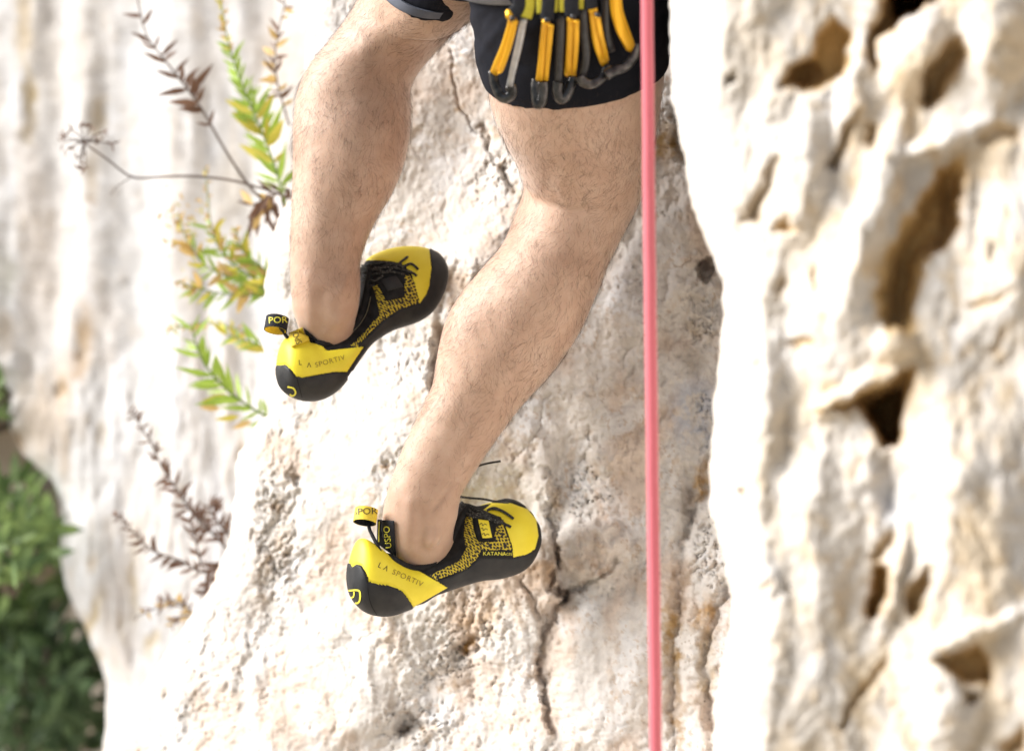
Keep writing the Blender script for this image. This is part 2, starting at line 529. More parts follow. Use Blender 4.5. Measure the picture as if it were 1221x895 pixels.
SLAB_BUMPS = [
    (702, 655, 42, 40, 20, .030), (728, 642, 20, 22, 0, .010), (655, 690, 16, 34, -10, .014),
    (640, 560, 22, 60, -15, .010), (842, 320, 12, 16, 20, -.022), (838, 345, 26, 12, 0, .006),
    (845, 565, 12, 30, 0, -.016), (820, 170, 20, 30, 0, -.04), (560, 770, 16, 12, -30, -.010),
    (545, 780, 8, 14, 0, -.010), (486, 862, 20, 16, 0, -.010), (352, 572, 6, 6, 0, -.008),
    (330, 602, 6, 9, 0, -.005), (460, 553, 6, 4, 0, -.005), (540, 345, 16, 40, 25, -.012),
    (525, 430, 14, 50, 5, -.014), (470, 590, 60, 90, 0, .008), (595, 295, 60, 26, -25, .012),
    (430, 800, 80, 110, 10, .018), (720, 800, 60, 110, 0, .016), (780, 330, 45, 90, 25, .012),
    (730, 500, 70, 70, 20, .010),
]
SLAB_PITTED = [(560, 740, 60, 60, -30), (500, 860, 60, 40, 0), (535, 790, 60, 30, -25), (836, 385, 30, 60, 0),
               (840, 500, 24, 60, 0), (845, 660, 30, 70, 0), (700, 585, 40, 60, 20), (590, 210, 30, 50, 30), (330, 640, 40, 120, 0)]
SLAB_STEPS = [
    ([(655, 560), (662, 585), (655, 610), (660, 640), (662, 690)], (6, 0), 3, -.016),
    ([(646, 760), (641, 790), (650, 830), (655, 870)], (6, 0), 3, -.010),
    ([(530, 292), (560, 285), (600, 270), (622, 258)], (0, 5), 3, .006),
]

SLAB_EDGE = [(-2600, 420), (-300, 392), (0, 372), (235, 347), (280, 324), (330, 317), (400, 312), (470, 322), (492, 326), (505, 306), (540, 285),
             (600, 278), (640, 275), (690, 256), (750, 218), (820, 168), (895, 122), (1000, 90), (1100, 70), (2700, 20)]

def build_slab():
    rows = axis(-60, 950, 1.75, -2300, 2190)
    t = axis(0, 1, 1 / 340, 0, 1.5)
    t = t[t >= 0]
    px0 = lerp_rows(rows, SLAB_EDGE) + 3.5 * pnoise(rows / 30, rows * 0, 9) + 1.5 * pnoise(rows / 8, rows * 0, 19)
    PX = px0[:, None] + (885 - px0[:, None]) * t[None, :]
    PY = np.repeat(rows[:, None], len(t), 1)
    y = slab_base(PX, PY) - relief_slab(PX, PY)
    d = PX - px0[:, None]
    y = y + 0.05 * (1 - np.sqrt(np.clip(1 - np.clip((26 - d) / 26, 0, 1) ** 2, 0, 1)))
    V = Pn(PX, PY, y)
    C = slab_color(PX, PY)
    # the wall turns away behind its left edge
    k = np.arange(14, 0, -1)
    PXw = px0[:, None] + 1.2 * k[None, :] ** 1.5
    yw = y[:, :1] + 0.03 * k[None, :] ** 1.15 + .004 * pnoise(PXw / 3, rows[:, None] / 14 + k[None, :], 8)
    Vw = Pn(PXw, np.repeat(rows[:, None], 14, 1), yw)
    V = np.concatenate([Vw, V], 1)
    C = np.concatenate([np.repeat(C[:, :1], 14, 1), C], 1)
    nr, nc = V.shape[:2]
    me = mesh_np('climbing_wall', V.reshape(-1, 3), grid_faces(nr, nc), color=C.reshape(-1, 3))
    return link('climbing_wall', me, M['rock'])

def slab_color(px, py):
    c = np.zeros(px.shape + (3,)) + np.array((.655, .61, .555))
    n = fbm(px / 90, py / 130, 101, 5)
    c = mixc(c, .9 * smoothstep(-.05, .5, n), (.63, .52, .43))
    n2 = fbm(px / 60 + 5, py / 80, 111, 5)
    c = mixc(c, .75 * smoothstep(.1, .6, n2), (.70, .68, .655))
    n3 = fbm(px / 24, py / 30, 121, 5, .6)
    c = mixc(c, .40 * smoothstep(.42, .8, n3), (.56, .44, .33))
    c = mixc(c, .5 * slab_fissures(px + 1, py - 1) * smoothstep(-.3, .2, n3), (.40, .28, .18))
    fl = fbm(px / 7, py / 9, 171, 3, .6)
    c = mixc(c, .6 * smoothstep(.42, .62, fl) * smoothstep(-.05, .4, n2 + .5 * n), (.48, .35, .24))
    blue = smoothstep(1.2, .2, ell(px, py, 828, 490, 40, 60, 0)) * smoothstep(-.3, .3, n3 + .15)
    c = mixc(c, .75 * blue, (.46, .49, .56))
    blue = smoothstep(1.2, .2, ell(px, py, 760, 340, 40, 70, 20)) + smoothstep(1.2, .2, ell(px, py, 500, 640, 40, 30, 20)) * .5
    c = mixc(c, .4 * np.clip(blue, 0, 1), (.62, .64, .68))
    jx = px + 9 * fbm(px / 18, py / 18, 131, 4); jy = py + 9 * fbm(px / 18 + 4, py / 18, 133, 4)
    for cx, cy, rx, ry, rot, a, colr in SLAB_STAINS_SHADE:
        m = smoothstep(1.2, .45, ell(jx, jy, cx, cy, rx, ry, rot)) * a * (.65 + .6 * np.clip(n3, -.5, .6))
        c = mixc(c, np.clip(m, 0, 1), colr)
    return c
OC = (.42, .26, .12); BR = (.22, .14, .08); PK = (.60, .45, .35); GR = (.26, .22, .18)
SLAB_STAINS_SHADE = [  # mineral stains, plus painted shade by both toes and in dark hollows
    (575, 160, 7, 12, 0, .9, BR), (548, 130, 4, 9, 0, .8, OC), (592, 160, 14, 8, 0, .6, OC), (604, 212, 8, 6, 30, .9, BR),
    (614, 226, 8, 10, 0, .9, OC), (562, 190, 4, 4, 0, .7, OC), (598, 196, 6, 5, 0, .6, OC), (541, 85, 3, 16, 0, .6, OC),
    (550, 240, 26, 18, 0, .35, PK), (545, 345, 14, 34, 30, .6, OC), (522, 440, 8, 44, 5, .55, BR), (524, 400, 16, 30, 20, .4, OC),  # ochre below the upper toe includes its shadow, painted on the wall
    (660, 590, 9, 26, -10, .7, (.40, .30, .20)), (655, 660, 16, 40, 0, .8, (.34, .22, .13)), (640, 700, 16, 40, 0, .75, (.38, .25, .15)),  # dark brown beside the lower toe paints in its shadow
    (700, 660, 38, 36, 20, .55, (.46, .32, .22)), (712, 684, 26, 8, -30, .7, (.3, .2, .13)), (668, 708, 10, 12, 0, .9, (.12, .085, .06)),
    (645, 780, 8, 44, 0, .65, (.36, .27, .19)), (652, 840, 8, 30, 0, .55, (.4, .33, .27)), (612, 725, 10, 30, -20, .6, (.42, .28, .16)),
    (556, 768, 20, 10, -40, 1.0, (.40, .22, .07)), (530, 768, 6, 12, 0, .8, OC), (590, 690, 30, 26, -20, .45, (.44, .31, .2)),
    (570, 735, 36, 36, -20, .45, OC), (485, 862, 22, 16, 0, 1.0, (.11, .08, .055)), (512, 872, 10, 16, 0, .9, OC), (470, 840, 26, 10, 0, .5, (.3, .22, .15)),
    (530, 810, 26, 16, 0, .4, OC), (500, 590, 40, 60, 0, .3, PK), (800, 770, 12, 70, 0, 1.0, (.36, .23, .10)), (808, 860, 12, 60, 0, 1.0, (.33, .21, .10)),
    (814, 700, 9, 40, 0, .9, (.32, .21, .12)), (838, 570, 14, 26, 10, 1.0, (.48, .30, .12)), (818, 602, 14, 22, 0, .8, (.26, .2, .15)),
    (842, 735, 14, 34, 10, .9, (.46, .28, .12)), (842, 790, 12, 50, 0, .7, (.48, .36, .22)), (842, 322, 12, 18, 0, .9, (.16, .12, .1)),
    (835, 375, 24, 36, 0, .5, (.44, .37, .28)), (826, 430, 22, 24, 0, .5, (.34, .29, .23)), (352, 570, 6, 9, 0, 1.0, (.2, .12, .06)),
    (328, 604, 8, 10, 0, .6, OC), (460, 553, 8, 4, 0, .9, (.42, .25, .11)), (340, 640, 12, 60, 0, .3, OC), (360, 720, 20, 50, 0, .35, PK),
    (796, 175, 16, 34, 0, 1.0, (.44, .29, .12)), (804, 130, 12, 26, 0, 1.0, (.10, .08, .06)), (735, 390, 26, 20, 0, .4, (.5, .4, .3)),  # near-black ellipse is crevice shade put into the colour
    (705, 545, 10, 22, 0, .3, OC), (735, 600, 30, 40, 0, .35, PK), (395, 640, 20, 50, 0, .25, PK), (440, 690, 20, 30, 0, .2, PK),
    (330, 450, 14, 60, 0, .25, PK), (310, 700, 14, 60, 10, .3, OC), (270, 780, 18, 60, 10, .25, PK),
]

# ---- the wall further back to the left
BACK_EDGE = [(-2600, -900), (300, -700), (420, -60), (445, -8), (470, 14), (505, 8), (540, 30), (575, 62), (600, 74), (660, 72), (700, 78), (740, 96),
             (780, 116), (815, 128), (895, 124), (960, 118), (1100, 110), (2700, 60)]
BACK_STREAKS = [
    (28, 30, 14, 60, 0, .8, (.46, .36, .22)), (36, 120, 10, 45, 0, .9, (.36, .27, .13)), (30, 165, 8, 10, 0, .6, (.25, .2, .12)),
    (118, 140, 12, 26, 5, .8, (.42, .33, .2)), (110, 210, 9, 40, 0, .6, (.36, .28, .18)), (108, 240, 5, 14, 0, .7, (.28, .2, .12)),
    (80, 60, 50, 110, 0, .35, (.58, .50, .40)), (60, 300, 40, 120, 0, .35, (.60, .51, .42)), (100, 400, 11, 55, 0, .9, (.44, .31, .18)),
    (92, 440, 9, 20, 0, .7, (.40, .26, .14)), (75, 460, 12, 40, 0, .6, (.42, .30, .18)), (50, 500, 40, 60, 0, .6, (.5, .38, .26)),
    (22, 525, 10, 14, 0, .8, (.28, .18, .09)), (72, 465, 8, 10, 0, .8, (.3, .2, .1)), (78, 550, 8, 40, 0, .5, (.44, .32, .2)),
    (160, 700, 7, 50, 0, .6, (.50, .40, .24)), (145, 745, 6, 16, 0, .6, (.42, .31, .16)), (105, 745, 10, 50, 20, .8, (.44, .34, .18)),
    (112, 790, 8, 24, 20, .7, (.34, .26, .14)), (180, 765, 7, 16, 20, .7, (.46, .36, .2)), (190, 520, 9, 16, 0, .5, (.50, .42, .3)),
    (122, 520, 8, 16, 0, .5, (.5, .4, .26)), (110, 675, 6, 14, 0, .6, (.5, .4, .28)), (165, 640, 12, 20, 0, .3, (.5, .42, .3)),
    (275, 230, 30, 60, 0, .4, (.52, .44, .33)), (262, 470, 20, 30, 0, .4, (.5, .42, .33)), (288, 545, 7, 16, 0, .7, (.4, .28, .16)),
    (8, 330, 14, 40, 0, .5, (.3, .28, .18)), (8, 400, 14, 30, 0, .5, (.48, .37, .24)), (200, 825, 30, 20, 0, .4, (.5, .53, .58)),
    (245, 90, 20, 90, 0, .3, (.56, .5, .44)), (330, 60, 40, 60, 0, .5, (.44, .36, .28)),
]
def build_back():
    rows = axis(-60, 950, 3.2, -2300, 2190)
    t = axis(0, 1, 1 / 150, 0, 1.2); t = t[t >= 0]
    px0 = lerp_rows(rows, BACK_EDGE) + 5 * pnoise(rows / 40, rows * 0, 29)
    PX = px0[:, None] + (430 - px0[:, None]) * t[None, :]
    PY = np.repeat(rows[:, None], len(t), 1)
    h = 0.022 * fbm(PX / 90, PY / 500, 201, 2) + 0.0035 * fbm(PX / 24, PY / 230, 203, 3) + 0.004 * fbm(PX / 14, PY / 40, 205, 3)
    h -= 0.003 * pits(PX / 34, PY / 70, 207) * smoothstep(0, .4, fbm(PX / 80, PY / 120, 209, 2))
    for cx, cy, rx, ry, rot, a, cc in BACK_STREAKS:
        if rx < 16: h -= .007 * a * smoothstep(1.2, .3, ell(PX, PY, cx, cy, rx, ry, rot))
    y = 0.92 - 0.0006 * (PX - 200) - h
    d = PX - px0[:, None]
    y = y + 0.10 * (1 - np.sqrt(np.clip(1 - np.clip((40 - d) / 40, 0, 1) ** 2, 0, 1)))
    V = Pn(PX, PY, y)
    c = np.zeros(PX.shape + (3,)) + np.array((.61, .595, .575))
    c = mixc(c, .5 * smoothstep(0, .6, fbm(PX / 60, PY / 240, 211, 4)), (.60, .54, .48))
    c = mixc(c, .5 * smoothstep(.1, .6, fbm(PX / 30, PY / 200, 213, 4)), (.64, .65, .67))
    c = mixc(c, .35 * smoothstep(.35, .75, fbm(PX / 16, PY / 60, 215, 4)), (.56, .48, .39))
    jx = PX + 6 * fbm(PX / 14, PY / 24, 221, 3); jy = PY + 10 * fbm(PX / 14, PY / 24, 223, 3)
    for cx, cy, rx, ry, rot, a, cc in BACK_STREAKS:
        c = mixc(c, a * smoothstep(1.35, .2, ell(jx, jy, cx, cy, rx, ry, rot)), cc)
    n = 16
    k = np.arange(n, 0, -1)
    PXw = px0[:, None] + .9 * k[None, :] ** 1.5
    yw = y[:, :1] + 0.06 * k[None, :] ** 1.3 + .02 * pnoise(PXw / 5, rows[:, None] / 20 + k[None, :], 8)
    V = np.concatenate([Pn(PXw, np.repeat(rows[:, None], n, 1), yw), V], 1)
    c = np.concatenate([np.repeat(c[:, :1], n, 1) * .9, c], 1)
    nr, nc = V.shape[:2]
    return link('rear_cliff', mesh_np('rear_cliff', V.reshape(-1, 3), grid_faces(nr, nc), color=c.reshape(-1, 3)), M['rock_far'])

# ---- the pocketed buttress nearer the camera on the right
FORE_EDGE = [(-2600, 760), (-300, 790), (0, 799), (60, 800), (120, 802), (180, 815), (230, 822), (270, 834), (310, 852), (335, 863), (400, 861), (470, 853), (540, 848),
             (600, 846), (650, 858), (700, 872), (740, 873), (790, 861), (840, 853), (895, 851), (1100, 845), (3200, 800)]
FA = lambda z: [(800 + x / 1.988, y / 1.988) for x, y in z]
FB = lambda z: [(800 + x / 1.988, 445 + y / 1.988) for x, y in z]
# outline in pixels, depth m, edge softness px, tint 0..1, tint colour (iron stain plus painted-in bounce light)
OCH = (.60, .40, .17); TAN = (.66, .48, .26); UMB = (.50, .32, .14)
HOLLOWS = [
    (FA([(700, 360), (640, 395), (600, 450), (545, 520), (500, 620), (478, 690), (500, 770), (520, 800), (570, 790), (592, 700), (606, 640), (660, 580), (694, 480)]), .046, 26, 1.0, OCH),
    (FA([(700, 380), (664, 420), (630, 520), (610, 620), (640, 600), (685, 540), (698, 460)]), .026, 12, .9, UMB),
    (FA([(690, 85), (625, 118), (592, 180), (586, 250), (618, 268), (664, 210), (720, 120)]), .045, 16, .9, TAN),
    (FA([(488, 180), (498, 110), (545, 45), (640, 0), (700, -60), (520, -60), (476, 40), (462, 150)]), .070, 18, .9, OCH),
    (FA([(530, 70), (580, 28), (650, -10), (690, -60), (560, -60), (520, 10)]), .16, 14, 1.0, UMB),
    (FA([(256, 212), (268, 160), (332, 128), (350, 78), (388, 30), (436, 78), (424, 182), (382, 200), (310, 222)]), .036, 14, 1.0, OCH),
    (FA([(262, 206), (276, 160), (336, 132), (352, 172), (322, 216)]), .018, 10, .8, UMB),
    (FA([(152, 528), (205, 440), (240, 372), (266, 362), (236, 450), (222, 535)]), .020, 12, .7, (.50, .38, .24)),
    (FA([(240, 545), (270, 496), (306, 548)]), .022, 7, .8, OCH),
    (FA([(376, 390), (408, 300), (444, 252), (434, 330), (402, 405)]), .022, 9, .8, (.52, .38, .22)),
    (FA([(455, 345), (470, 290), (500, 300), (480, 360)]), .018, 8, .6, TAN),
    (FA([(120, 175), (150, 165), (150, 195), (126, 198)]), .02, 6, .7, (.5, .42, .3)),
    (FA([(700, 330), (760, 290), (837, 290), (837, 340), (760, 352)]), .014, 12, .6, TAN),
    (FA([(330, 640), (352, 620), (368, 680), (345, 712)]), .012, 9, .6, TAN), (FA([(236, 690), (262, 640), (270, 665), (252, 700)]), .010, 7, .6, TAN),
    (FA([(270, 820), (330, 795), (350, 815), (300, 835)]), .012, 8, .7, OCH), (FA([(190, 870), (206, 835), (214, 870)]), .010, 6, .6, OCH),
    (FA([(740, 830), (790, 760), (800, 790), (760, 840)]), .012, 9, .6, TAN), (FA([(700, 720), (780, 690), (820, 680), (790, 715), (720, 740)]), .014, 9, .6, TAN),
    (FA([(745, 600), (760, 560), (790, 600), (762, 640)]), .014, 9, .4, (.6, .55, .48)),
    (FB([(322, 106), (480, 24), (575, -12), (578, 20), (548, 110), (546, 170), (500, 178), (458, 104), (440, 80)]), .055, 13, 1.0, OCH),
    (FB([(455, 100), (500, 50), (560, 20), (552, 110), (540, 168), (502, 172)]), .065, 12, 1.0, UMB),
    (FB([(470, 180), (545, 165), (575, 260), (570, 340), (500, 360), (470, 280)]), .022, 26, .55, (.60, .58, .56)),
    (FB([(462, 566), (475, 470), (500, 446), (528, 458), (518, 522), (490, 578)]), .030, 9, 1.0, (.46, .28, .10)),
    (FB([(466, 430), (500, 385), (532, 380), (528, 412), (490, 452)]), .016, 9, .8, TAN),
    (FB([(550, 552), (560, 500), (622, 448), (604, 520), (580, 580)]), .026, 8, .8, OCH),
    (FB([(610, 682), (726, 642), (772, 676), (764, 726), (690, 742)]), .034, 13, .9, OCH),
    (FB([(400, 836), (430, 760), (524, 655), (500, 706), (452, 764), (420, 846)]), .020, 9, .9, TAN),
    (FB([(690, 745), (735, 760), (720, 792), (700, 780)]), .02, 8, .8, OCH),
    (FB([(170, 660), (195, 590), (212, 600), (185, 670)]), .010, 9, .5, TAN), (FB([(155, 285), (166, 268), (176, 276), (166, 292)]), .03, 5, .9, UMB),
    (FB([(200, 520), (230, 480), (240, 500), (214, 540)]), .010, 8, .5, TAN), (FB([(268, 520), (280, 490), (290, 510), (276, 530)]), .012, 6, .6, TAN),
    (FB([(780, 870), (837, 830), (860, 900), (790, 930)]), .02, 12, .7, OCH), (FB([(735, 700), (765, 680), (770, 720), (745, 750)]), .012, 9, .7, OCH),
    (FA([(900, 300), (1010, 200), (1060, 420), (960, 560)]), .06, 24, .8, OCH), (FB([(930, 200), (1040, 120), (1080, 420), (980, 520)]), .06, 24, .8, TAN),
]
# ribs and bulges standing proud: cx, cy, rx, ry, rot, height
BULGES = [(1092, 62, 30, 56, 25, .050), (1040, 250, 22, 120, 16, .040), (1118, 168, 44, 16, -22, .040), (1150, 250, 12, 80, 0, .014), (1016, 470, 60, 14, -28, .030),
          (1062, 410, 26, 20, -10, .03), (1066, 690, 9, 70, 14, .025), (1160, 755, 60, 14, -22, .025), (1130, 850, 34, 50, 0, .03), (1160, 590, 70, 130, 0, .04),
          (985, 600, 50, 110, 0, .02), (905, 500, 26, 150, 0, .02), (955, 210, 26, 80, 10, .03), (1190, 330, 40, 90, 0, .03), (900, 760, 40, 120, 0, .02), (1000, 360, 40, 90, 10, .02),
          (1015, 120, 14, 60, 10, .02), (1190, 60, 40, 60, 0, .03), (1086, 700, 8, 30, 20, .015)]
def build_fore():
    rows = axis(-60, 950, 2.4, -2600, 3050)
    t = axis(0, 1, 1 / 200, 0, 4.5); t = t[t >= 0]
    px0 = lerp_rows(rows, FORE_EDGE) + 3 * pnoise(rows / 26, rows * 0, 39) + 1.0 * pnoise(rows / 9, rows * 0, 49)
    PX = px0[:, None] + (1260 - px0[:, None]) * t[None, :]
    PY = np.repeat(rows[:, None], len(t), 1)
    wx = PX + 12 * fbm(PX / 60, PY / 80, 301, 3); wy = PY + 12 * fbm(PX / 60 + 7, PY / 80, 303, 3)
    h = 0.020 * fbm(wx / 120, wy / 300, 305, 2) + 0.0030 * fbm(wx / 34, wy / 70, 307, 3) + .0016 * fbm(wx / 11, wy / 15, 308, 3)
    jx = PX + 6 * fbm(PX / 30, PY / 36, 321, 3); jy = PY + 6 * fbm(PX / 30 + 3, PY / 36, 323, 3)
    c = np.zeros(PX.shape + (3,)) + np.array((.665, .61, .535))
    warm = smoothstep(850, 1000, PX + 40 * fbm(PX / 90, PY / 120, 337, 3))
    c = mixc(c, .8 * smoothstep(-.15, .45, fbm(PX / 80, PY / 110, 331, 4)) * warm, (.66, .54, .38))
    c = mixc(c, .6 * smoothstep(.12, .55, fbm(PX / 60, PY / 110, 333, 4)), (.70, .67, .63))
    c = mixc(c, .55 * smoothstep(.22, .6, fbm(PX / 22, PY / 34, 335, 4)) * warm, (.60, .45, .27))
    c = mixc(c, .5 * smoothstep(1.2, .3, ell(PX, PY, 1060, 610, 20, 60, 5)), (.58, .60, .63))
    for cx, cy, rx, ry, rot, d in BULGES:
        h += .8 * d * smoothstep(1.4, .2, ell(jx, jy, cx, cy, rx, ry, rot))
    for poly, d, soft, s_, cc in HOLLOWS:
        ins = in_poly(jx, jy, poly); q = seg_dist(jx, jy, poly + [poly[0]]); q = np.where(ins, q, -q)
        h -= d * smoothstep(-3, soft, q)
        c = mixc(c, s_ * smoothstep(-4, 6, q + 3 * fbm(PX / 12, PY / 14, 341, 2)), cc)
    y = -0.66 - 0.00035 * (PX - 860) - h
    d = PX - px0[:, None]
    y = y + 0.16 * (1 - np.sqrt(np.clip(1 - np.clip((70 - d) / 70, 0, 1) ** 2, 0, 1)))
    V = Pn(PX, PY, y)
    n = 16
    k = np.arange(n, 0, -1)
    PXw = px0[:, None] + 1.6 * k[None, :] ** 1.3
    yw = y[:, :1] + 0.04 * k[None, :] ** 1.12 + .006 * pnoise(PXw / 5, rows[:, None] / 16 + k[None, :], 8)
    V = np.concatenate([Pn(PXw, np.repeat(rows[:, None], n, 1), yw), V], 1)
    c = np.concatenate([np.repeat(c[:, :1], n, 1), c], 1)
    nr, nc = V.shape[:2]
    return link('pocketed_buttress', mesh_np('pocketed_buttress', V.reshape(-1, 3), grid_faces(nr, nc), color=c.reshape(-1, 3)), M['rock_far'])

def build_far():
    rows = np.linspace(-1400, 1300, 120); cols = np.linspace(-1700, 700, 120)
    PX, PY = np.meshgrid(cols, rows)
    y = 3.4 - .25 * fbm(PX / 160, PY / 260, 401, 5)
    c = np.zeros(PX.shape + (3,)) + np.array((.50, .45, .38))
    c = mixc(c, .7 * smoothstep(0, .5, fbm(PX / 60, PY / 90, 403, 4)), (.33, .25, .16))
    V = Pn(PX, PY, y)
    return link('far_cliff', mesh_np('far_cliff', V.reshape(-1, 3), grid_faces(120, 120), color=c.reshape(-1, 3)), M['rock_far'])

def build_ground():
    xs = axis(-3, 3, .12, -150, 150, 1.22); ys = axis(-5, 5, .12, -150, 150, 1.22)
    X, Y = np.meshgrid(xs, ys)
    Z = .05 * fbm(X / 1.2, Y / 1.2, 501, 4)
    V = np.stack([X, Y, Z], -1)
    return link('ground', mesh_np('ground', V.reshape(-1, 3), grid_faces(len(ys), len(xs))), M['ground'])

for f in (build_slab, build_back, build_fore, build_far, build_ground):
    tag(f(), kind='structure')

# ------------------------------------------------------------------ the climber
RIGHT_LEG = [  # L px, R px, depth of centre, depth half-thickness (m)
    (610, -215, 790, -190, -.21, .105), (585, -130, 806, -105, -.205, .112), (572, -50, 803, -20, -.165, .108),
    (578, 40, 796, 58, -.115, .100), (584, 116, 788, 126, -.065, .092), (601, 160, 780, 168, -.035, .084),
    (619, 200, 772, 208, -.012, .075), (624, 226, 764, 238, .000, .068), (614, 256, 747, 274, .004, .066), (600, 289, 729, 309, .002, .067),
    (576, 319, 715, 344, -.002, .069), (551, 347, 695, 390, -.005, .067), (530, 385, 671, 428, -.005, .061), (521, 424, 646, 459, -.003, .054),
    (516, 456, 622, 484, -.001, .048), (502, 488, 604, 508, .000, .043), (484, 524, 585, 535, .001, .039), (470, 560, 563, 568, .002, .036),
    (461, 588, 550, 592, .004, .035), (456, 614, 546, 612, .008, .034), (462, 645, 541, 632, .014, .029), (480, 680, 538, 656, .024, .020)]
LEFT_LEG = [
    (560, -215, 700, -180, -.12, .095), (512, -125, 650, -70, -.06, .095), (470, -60, 600, -15, .00, .088), (434, -12, 560, 16, .045, .078), (412, 24, 546, 34, .06, .072),
    (388, 54, 524, 58, .068, .066), (368, 80, 503, 82, .070, .063), (356, 106, 490, 106, .070, .062), (351, 132, 491, 134, .070, .062), (349, 162, 488, 166, .068, .062), (349, 200, 479, 206, .066, .058),
    (348, 232, 465, 236, .064, .052), (347, 262, 447, 266, .062, .045), (346, 290, 436, 292, .060, .039), (346, 316, 430, 314, .060, .036), (347, 345, 430, 338, .061, .036),
    (350, 372, 429, 358, .064, .034), (360, 400, 424, 382, .072, .028), (374, 430, 418, 408, .082, .019)]

def limb(rows, n=90, sides=48, grow=0.0, power=1.0, shin=0.0):
    r = catmull(rows, n)
    V = []
    for i in range(n):
        lx, ly, rx, ry, yc, dr = r[i]
        L_ = np.array(P(lx, ly, yc)); R_ = np.array(P(rx, ry, yc))
        V.append((0.5 * (L_ + R_), 0.5 * (R_ - L_), dr))
    C = np.array([v[0] for v in V])
    T = np.gradient(C, axis=0); T /= np.linalg.norm(T, axis=1)[:, None]
    out = []
    for i in range(n):
        c, e1, dr = V[i]
        e2 = np.cross(T[i], e1 / np.linalg.norm(e1)); e2 /= np.linalg.norm(e2)
        if e2[1] > 0: e2 = -e2          # toward the camera
        g = 1 + grow / np.linalg.norm(e1); g2 = 1 + grow / dr
        a = np.linspace(0, 2 * np.pi, sides, endpoint=False)
        ca, sa = np.cos(a), np.sin(a)
        out.append(c + np.outer(ca * g, e1) + np.outer(np.sign(sa) * np.abs(sa) ** power * dr * g2, e2))
    return np.array(out)

def closed(rings):
    n, s = rings.shape[:2]
    V = [tuple(v) for v in rings.reshape(-1, 3)]
    F = [tuple(f) for f in grid_faces(n, s, True).tolist()]
    F.append(tuple(range(s))[::-1]); F.append(tuple((n - 1) * s + k for k in range(s)))
    return V, F

def ellipsoid(c, r, rot=None, n=16):
    V, F = [], []
    for i in range(n + 1):
        for k in range(2 * n):
            a, b = math.pi * i / n, math.pi * k / n
            p = Vector((r[0] * math.sin(a) * math.cos(b), r[1] * math.sin(a) * math.sin(b), r[2] * math.cos(a)))
            if rot is not None: p = rot @ p
            V.append(tuple(Vector(c) + p))
    for i in range(n):
        for k in range(2 * n):
            k2 = (k + 1) % (2 * n)
            F.append((i * 2 * n + k, (i + 1) * 2 * n + k, (i + 1) * 2 * n + k2, i * 2 * n + k2))
    return V, F

def remeshed(name, mb, voxel, smooth=3, disp=None):
    me = bpy.data.meshes.new('tmp'); me.from_pydata(mb.v, [], mb.f); me.update()
    o = bpy.data.objects.new('tmp', me); col.objects.link(o)
    m = o.modifiers.new('r', 'REMESH'); m.mode = 'VOXEL'; m.voxel_size = voxel
    s = o.modifiers.new('s', 'SMOOTH'); s.factor = .5; s.iterations = smooth
    dg = bpy.context.evaluated_depsgraph_get()
    out = bpy.data.meshes.new_from_object(o.evaluated_get(dg))
    bpy.data.objects.remove(o); bpy.data.meshes.remove(me)
    out.name = name
    out.polygons.foreach_set('use_smooth', np.ones(len(out.polygons), dtype=bool))
    return out

# ---- shoe shapes: top px, bottom px, half width (m)
SHOE_LOW = dict(
    st=[(420, 686, 420, 700, .010), (423, 662, 425, 715, .024), (431, 643, 436, 727, .031), (447, 650, 450, 732, .0345), (462, 662, 466, 731, .036),
        (478, 672, 482, 725, .036), (494, 675, 498, 719, .035), (510, 668, 515, 709, .034), (527, 648, 534, 702, .035), (540, 618, 553, 696, .038),
        (551, 600, 572, 691, .0415), (569, 603, 590, 689, .044), (585, 600, 603, 686, .0445), (600, 595, 614, 682, .043), (613, 597, 624, 675, .038),
        (624, 604, 632, 664, .030), (632, 612, 638, 652, .021), (637, 625, 639, 640, .009)],
    y0=-.015, y1=.075, phi=24, collar=(.22, .60))
SHOE_UP = dict(
    st=[(335, 436, 335, 448, .010), (338, 412, 339, 462, .024), (346, 401, 349, 471, .031), (360, 402, 364, 476, .0345), (374, 407, 380, 475, .036),
        (387, 406, 395, 467, .036), (401, 400, 408, 453, .035), (414, 391, 420, 434, .034), (425, 374, 436, 413, .034), (431, 348, 452, 401, .036),
        (434, 324, 467, 393, .039), (440, 309, 482, 388, .042), (456, 300, 496, 383, .0435), (474, 295, 508, 375, .043), (491, 294, 517, 363, .040),
        (506, 296, 524, 348, .033), (518, 301, 528, 334, .023), (526, 310, 530, 321, .010)],
    y0=.045, y1=.135, phi=24, collar=(.22, .62))

def shoe_rings(S, n, sides, scale=1.0):
    st = catmull(S['st'], n)
    x0, x1 = S['st'][0][0], S['st'][-1][0]
    W = np.array((math.sin(R(S['phi'])), -math.cos(R(S['phi'])), 0))
    a = np.linspace(0, 2 * np.pi, sides, endpoint=False) + np.pi / 2     # starts on top
    sa, ca = np.sin(a), np.cos(a)
    sv = np.sign(sa) * np.abs(sa) ** .82
    cw = np.sign(ca) * np.abs(ca) ** .86 * (1 - .20 * np.clip(sa, 0, 1))
    rings = []
    for tx, ty, bx, by, w in st:
        cx, cy = (tx + bx) / 2, (ty + by) / 2
        s = (cx - x0) / (x1 - x0)
        y = S['y0'] + s * (S['y1'] - S['y0'])
        c = np.array(P(cx, cy, y)); v = np.array(P(tx, ty, y)) - c
        rings.append(c + np.outer(sv, v) * scale + np.outer(cw, W) * max(w, .002) * scale)
    return np.array(rings)

climber_base = P(600, 760, 0)
person = empty('person', climber_base, 'climber with bare hairy legs in black shorts and yellow climbing shoes on the rock', 'person')

